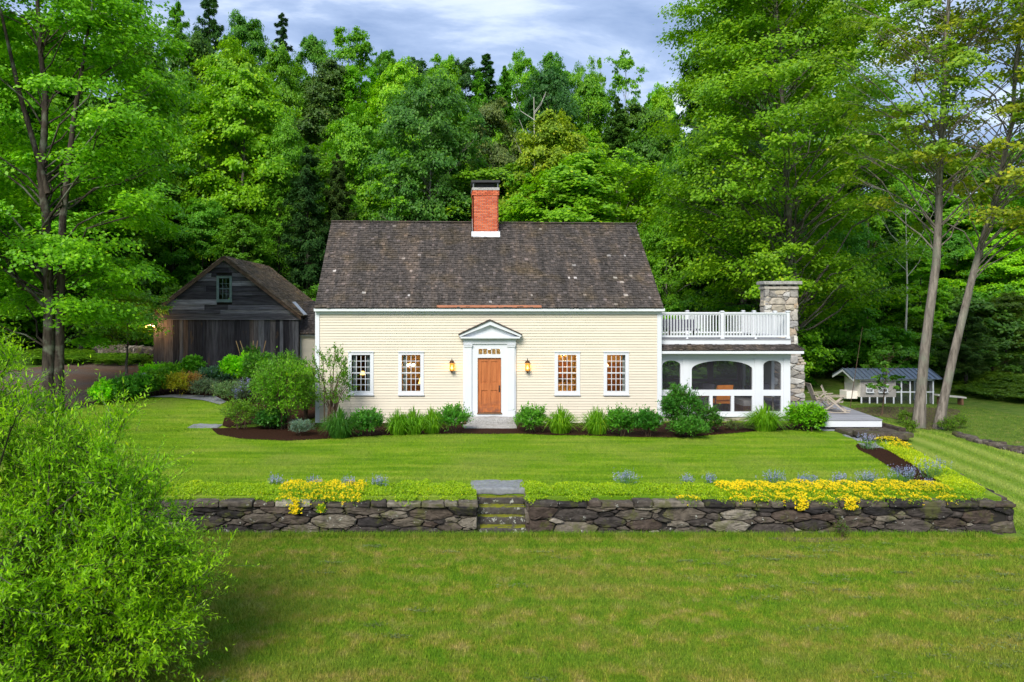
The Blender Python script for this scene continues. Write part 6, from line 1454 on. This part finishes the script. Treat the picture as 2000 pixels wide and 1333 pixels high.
# garden before the barn
BG = 'plants in the barn garden'
for i, (px, py, hw, h, c, L, W, lb, fl) in enumerate((
    (205, 788, 22, 32, MIDG, .14, .09, 'leftmost leafy mound of the hedge row edging the driveway', None), (238, 784, 24, 34, (.05, .18, .015), .14, .09, 'second leafy mound of the row edging the driveway', None), (272, 777, 24, 36, (.055, .19, .015), .14, .09, 'leafy mound of the driveway row nearest the granite post', None),
    (310, 771, 24, 40, (.09, .22, .015), .12, .07, 'green plant with yellow flowers at the barn corner', ((.55, .45, .02), 30, .07)), (350, 772, 24, 34, (.30, .30, .02), .08, .04, 'golden leafed mound before the barn', None), (372, 770, 18, 34, (.36, .23, .07), .07, .03, 'peach tinted spirea mound before the barn', ((.55, .30, .20), 40, .06)),
    (335, 745, 30, 26, (.09, .24, .015), .13, .09, 'broad leafed plant against the left barn wall', None), (374, 742, 15, 34, (.10, .27, .015), .16, .13, 'light green large leafed plant at the barn wall', None), (400, 776, 24, 30, (.10, .16, .10), .06, .02, 'silvery lavender mound before the barn', None),
    (432, 752, 34, 30, (.07, .16, .10), .11, .07, 'blue green hosta like clump before the barn', ((.25, .28, .5), 20, .06)), (470, 752, 34, 46, MIDG, .15, .11, 'large leafed green plant left of the trellis foot', None), (455, 786, 32, 34, (.09, .17, .07), .07, .03, 'soft green mound at the path corner', None),
    (474, 790, 17, 38, (.09, .15, .09), .06, .02, 'blue flowering catmint behind the low shrub', ((.22, .24, .55), 60, .07)), (520, 790, 30, 60, (.08, .2, .02), .08, .05, 'green shrub behind the tall airy shrub', None), (505, 760, 28, 62, (.07, .2, .018), .10, .06, 'bushy shrub right of the trellis', None), (560, 770, 40, 72, (.07, .19, .018), .09, .05, 'bushy shrub in front of the link wing', None), (530, 838, 20, 26, (.04, .14, .02), .1, .06, 'dark low plant under the tall airy shrub', None), (300, 752, 20, 30, MIDG, .12, .08, 'green plant at the left barn corner', None))):
    X, Y = gw(px, py); s_ = Y / FPX; shrub('garden_plant', lb, 'plant', X, Y, hw * s_ * 1.35, h * s_ * 1.25, 420 if L > .1 else 600, 6, L * 1.55, W * 1.6, tuple(v * 1.75 for v in c), 660 + i, BG, slen=.26, nst=3, up=.7, flower=fl)
X, Y, Z = gp(492, 748)
t = thing('trellis', 'bamboo cane trellis before the barn', 'trellis', (X, Y, Z)); s_ = Y / FPX
for a, b in ((-30, -22), (-22, 12), (4, -12), (28, 28), (12, -6)): part('cane', MB().tube([(X + b * s_ * .3, Y + .1, Z - .05), (X + a * s_, Y - .1, Z + 82 * s_)], .018, 6), M['bamboo'], t)
shrub('climbing_vine', 'dense green vine climbing the bamboo trellis', 'vine', X + .05, Y, 24 * s_, 84 * s_, 520, 8, .10, .06, (.06, .22, .012), 690, slen=.22, z0=.5)
for px, py, hw, h, sd, lb in ((1430, 842, 16, 18, 1, 'small grey green plant at the porch foundation'), (1462, 842, 14, 18, 2, 'small pale plant left of the grass clump by the porch')): pshrub('small_plant', lb, 'plant', px, py, hw, h, 130, 6, .06, .03, (.11, .19, .05), 700 + sd, 'small plants before the porch', slen=.16, nst=2)
# catmint along the wall and yellow sedum
for i, (px, py, hw, h, lb) in enumerate(((541, 952, 15, 15, 'catmint clump behind the left yellow flowers'), (615, 951, 12, 12, 'faint catmint right of the leftmost clump'), (683, 953, 10, 13, 'catmint clump halfway along the left wall'), (740, 953, 13, 14, 'catmint clump nearest the steps on the left wall'),
    (1222, 948, 19, 18, 'catmint clump first right of the steps'), (1342, 948, 10, 12, 'tiny catmint second right of the steps'), (1388, 947, 10, 12, 'tiny catmint third right of the steps'), (1511, 948, 17, 18, 'catmint clump above the middle of the right wall'), (1575, 948, 15, 13, 'catmint fourth from the wall corner'), (1640, 947, 15, 14, 'catmint third from the wall corner'), (1696, 944, 18, 14, 'catmint second from the wall corner'), (1766, 946, 26, 24, 'largest catmint clump at the lawn corner'),
    (1820, 935, 17, 28, 'catmint in the mulch behind the yellow corner flowers'), (1697, 878, 15, 22, 'catmint by the platform slabs'), (1815, 952, 8, 8, 'tiny catmint at the corner of the mulch'))):
    X, Y = gw(px, py); s_ = Y / FPX; g = np.random.default_rng(720 + i); Z = Hf(X, Y); n = int(10 + hw * 2.2)
    t = thing('catmint', lb, 'plant', (X, Y, Z), 'catmint clumps along the terrace wall')
    b = np.stack([X + g.normal(0, hw * s_ * .45, n), Y + g.normal(0, hw * s_ * .3, n), np.full(n, Z)], 1); d = (b - [X, Y, Z]) * 2.0 / (hw * s_) * .25 + np.array([0, 0, 1]); ln = h * s_ * g.uniform(.8, 1.4, n)
    (V, F), S = shoots(b, d, ln, 9, .035, .016, g, .1, sr=.004); part('foliage', MB().add(V, F).add(*S), M['leaf'], t, col=(.13, .30, .12))
    tip = b + unit(d) * (ln * .95)[:, None]; P = np.repeat(tip, 9, 0) + g.normal(0, 1, (n * 9, 3)) * np.array([.012, .012, .055]) ; V, F = cards(P, g.normal(size=(len(P), 3)), .030, .02, g); part('flowers', MB().add(V, F), M['petal'], t, col=(.28, .32, .60))
def mat_patch(name, label, pts, seed, dens, h, L, col, fcol=None, fden=0, group=None, kind=None, cat='plant'):
    """low mat of small upright leaves inside a list of blobs (x,y,rx,ry,zadd)"""
    g = np.random.default_rng(seed); P, Q = [], []
    for (x, y, rx, ry, za) in pts:
        n = int(dens * rx * ry * 3.14) + 4; a = g.random(n) * 6.28; u = np.sqrt(g.random(n)); px = x + np.cos(a) * u * rx; py = y + np.sin(a) * u * ry
        dome = np.sqrt(np.clip(1 - u ** 2 * .8, 0, 1)); zb = np.where(py < 19.3, -.14, H(px, np.maximum(py, 19.25))) + za
        over = np.clip(18.88 - py, 0, 1); z = zb + h * dome * g.uniform(.3, 1.0, n) - over * 1.6
        P.append(np.stack([px, py, z], 1))
        if fden: m = int(fden * rx * ry * 3.14) + 3; a = g.random(m) * 6.28; u = np.sqrt(g.random(m)); fx_ = x + np.cos(a) * u * rx; fy_ = y + np.sin(a) * u * ry; zb = np.where(fy_ < 19.3, -.14, H(fx_, np.maximum(fy_, 19.25))) + za; Q.append(np.stack([fx_, fy_, zb + h * np.sqrt(np.clip(1 - u ** 2 * .8, 0, 1)) + .015 - np.clip(18.88 - fy_, 0, 1) * 1.6], 1))
    P = np.concatenate(P); n = len(P); V, F = cards(P, g.normal(size=(n, 3)) + np.array([0, -.5, .6]), L * g.uniform(.7, 1.3, n), L * .45, g, g.normal(size=(n, 3)) * .6 + np.array([0, 0, 1]))
    x, y, rx, ry, za = pts[0]; loc = (x, y, Hf(x, max(y, 19.3)))
    if fden:
        t = thing(name, label, cat, loc, group); part('foliage', MB().add(V, F), M['leaf'], t, col=col); Q = np.concatenate(Q); k5 = 4
        Q5 = np.repeat(Q, k5, 0) + g.normal(0, .013, (len(Q) * k5, 3)); V, F = cards(Q5, g.normal(0, .35, (len(Q5), 3)) + np.array([0, -.4, 1]), .028, .026, g); part('flowers', MB().add(V, F), M['petal'], t, col=fcol); return t
    o = part(name, MB().add(V, F), M['leaf'], loc=loc, col=col); tag(o, label, cat, group, kind); return o
gs = np.random.default_rng(801)
def strip(x0, x1, y=19.9, ry=.9): return [(x, y - .05 + gs.uniform(-.14, .14), gs.uniform(.16, .34), ry * gs.uniform(.5, 1.08), gs.uniform(-.04, .04)) for x in np.arange(x0, x1, .22)]
SE = (.31, .49, .010)
mat_patch('sedum_mat', 'bright yellow green sedum carpet left of the steps', strip(-9.3, STX0 - .1), 811, 1500, .12, .055, SE, kind='stuff', cat='sedum')
mat_patch('sedum_mat', 'yellow green sedum carpet right of the steps', strip(STX1 + .05, 7.2), 812, 1500, .12, .055, SE, kind='stuff', cat='sedum')
mat_patch('sedum_mat', 'green sedum under the yellow flowers along the right wall top', strip(7.0, 13.0, 19.75, .8), 813, 900, .10, .05, (.30, .48, .010), kind='stuff', cat='sedum')
sb = []
for f in np.linspace(0, 1, 34):
    a = gp(1752 + (1898 - 1752) * f, 872 + (958 - 872) * f); sb.append((a[0] - .1, a[1], .42, .34, 0))
mat_patch('sedum_mat', 'sedum carpet running back along the right wall', sb, 814, 1500, .13, .055, (.42, .56, .012), kind='stuff', cat='sedum')
YF = (.70, .55, .015)
mats = []
for px, hw in ((560, 26), (603, 22), (640, 20), (672, 18), (695, 14)): mats.append((px, 968, hw, 'left wall'))
names = ['yellow sedum mound at the left end of the left flower patch', 'yellow sedum mound second from the left on the left wall', 'yellow sedum mound in the middle of the left flower patch', 'yellow sedum mound fourth on the left wall', 'small yellow sedum mound at the right end of the left patch']
i = 0
for (px, py, hw, _), lb in zip(mats, names):
    X = wx(px, 19.0); s_ = 19 / FPX; mat_patch('yellow_sedum', lb, [(X, 19.75, hw * s_ * 1.05, .72, .05), (X, 18.95, hw * s_ * .8, .14, -.0)], 820 + i, 700, .11, .045, (.24, .42, .010), YF, 200, 'yellow flowering sedum on the walls'); i += 1
for px, hw, lb in ((1440, 22, 'first full yellow mound of the right wall, left end'), (1480, 24, 'yellow mound second from the left on the right wall'), (1520, 20, 'yellow mound third from the left on the right wall'), (1562, 26, 'yellow mound spilling above the middle of the right wall'), (1605, 22, 'yellow mound fifth from the left on the right wall'), (1650, 26, 'yellow mound spilling over the right wall above a large boulder'), (1695, 22, 'yellow mound seventh on the right wall'), (1728, 18, 'small yellow mound before the gap near the corner'), (1785, 34, 'wide yellow mound near the wall corner'), (1850, 36, 'wide yellow mound at the wall corner')):
    Y0_ = 19.08; X = wx(px, Y0_); s_ = Y0_ / FPX; mat_patch('yellow_sedum', lb, [(X, 19.72 + gs.uniform(-.12, .1), hw * s_ * 1.05, gs.uniform(.5, .78), .05), (X, 18.95, hw * s_ * .85, .14, -.0)], 840 + i, 700, .13, .045, (.26, .44, .010), YF, 270, 'yellow flowering sedum on the walls'); i += 1
mat_patch('yellow_sedum', 'sparse yellow tips left of the full yellow mounds', [(wx(1345, 19), 19.02, .28, .25, .02)], 870, 900, .09, .045, (.16, .3, .012), YF, 150, 'yellow flowering sedum on the walls')
for px, py0, py1, hw, sd, lb in ((577, 975, 1003, 11, 1, 'sedum tuft hanging down the left wall face'), (1565, 970, 995, 12, 2, 'sedum tuft hanging over the middle of the right wall'), (1663, 972, 995, 12, 3, 'sedum tuft hanging over the right wall near the corner'), (626, 985, 1001, 8, 4, 'tiny green tuft in the left wall joint')):
    Y_ = 18.84; g = np.random.default_rng(880 + sd); n = 260; X = wx(px, Y_); z1, z0 = wz(py0, Y_), wz(py1, Y_); P = np.stack([g.normal(X, hw * Y_ / FPX * .5, n), g.normal(Y_, .03, n), g.uniform(z0, z1, n)], 1)
    t = thing('trailing_sedum', lb, 'plant', (X, Y_, z1), 'sedum tufts hanging on the wall face'); V, F = cards(P, g.normal(size=(n, 3)) + [0, -1, .3], .05, .025, g); part('foliage', MB().add(V, F), M['leaf'], t, col=(.26, .45, .012))
    P = P[: 90 if sd < 4 else 8] + [0, -.03, 0]; Q5 = np.repeat(P, 4, 0) + g.normal(0, .012, (len(P) * 4, 3)); V, F = cards(Q5, g.normal(0, .4, (len(Q5), 3)) + [0, -1, .5], .034, .03, g); part('flowers', MB().add(V, F), M['petal'], t, col=YF)
mat_patch('yellow_sedum', 'yellow flowering sedum nearest the platform slabs', [(wx(1738, 25.9), 25.9, .45, .4, .03), (wx(1765, 25.0), 25.0, .35, .5, .03)], 890, 700, .16, .05, (.16, .3, .012), YF, 200, 'yellow flowering sedum on the walls')
X, Y = gw(1645, 1052); shrub('weed', 'thin green weed growing at the foot of the right wall', 'weed', X, Y, .16, .42, 60, 7, .04, .02, (.09, .2, .02), 899, slen=.14, nst=4)
for i, (px, py, hw, h, lb) in enumerate(((1778, 846, 12, 24, 'bushy weed at the base of the left bare trunk'), (1850, 842, 16, 22, 'weedy growth right of the bare trunks'), (1872, 838, 14, 26, 'light green seedling on the rough grass beyond the trunks'), (1770, 830, 16, 28, 'leafy clump behind the stone platform'))):
    pshrub('weed', lb, 'weed', px, py, hw, h, 110, 7, .08, .04, (.12, .26, .015), 905 + i, 'weeds by the bare trunks', slen=.22, nst=3)
print('filler trees', fill)

for i in range(16):
    px = tg.uniform(-60, 290); Y = tg.uniform(50, 58); X = wx(px, Y)
    t_ = plant('bush%d' % (i % 3), X, Y, Hf(X, Y) - .1, tg.uniform(3, 6), tg.uniform(2, 3.2), [MIDG, DEEP, (.08, .2, .02)][i % 3], 'bush', 'bush', 'bush', 'bushes along the wood edge'); LATER.append((t_, px, '%s undergrowth bush' % ['mid green', 'dark green', 'soft green'][i % 3]))
for i in range(10):
    px = tg.uniform(1300, 1560); Y = tg.uniform(40, 44); X = wx(px, Y)
    t_ = plant('bush%d' % (i % 3), X, Y, Hf(X, Y) - .1, tg.uniform(2.4, 4), tg.uniform(1.6, 2.4), [MIDG, DEEP, (.08, .2, .02)][i % 3], 'bush', 'bush', 'bush', 'bushes along the wood edge'); LATER.append((t_, px, '%s bush close behind the porch' % ['mid green', 'dark green', 'soft green'][i % 3]))
relabel()
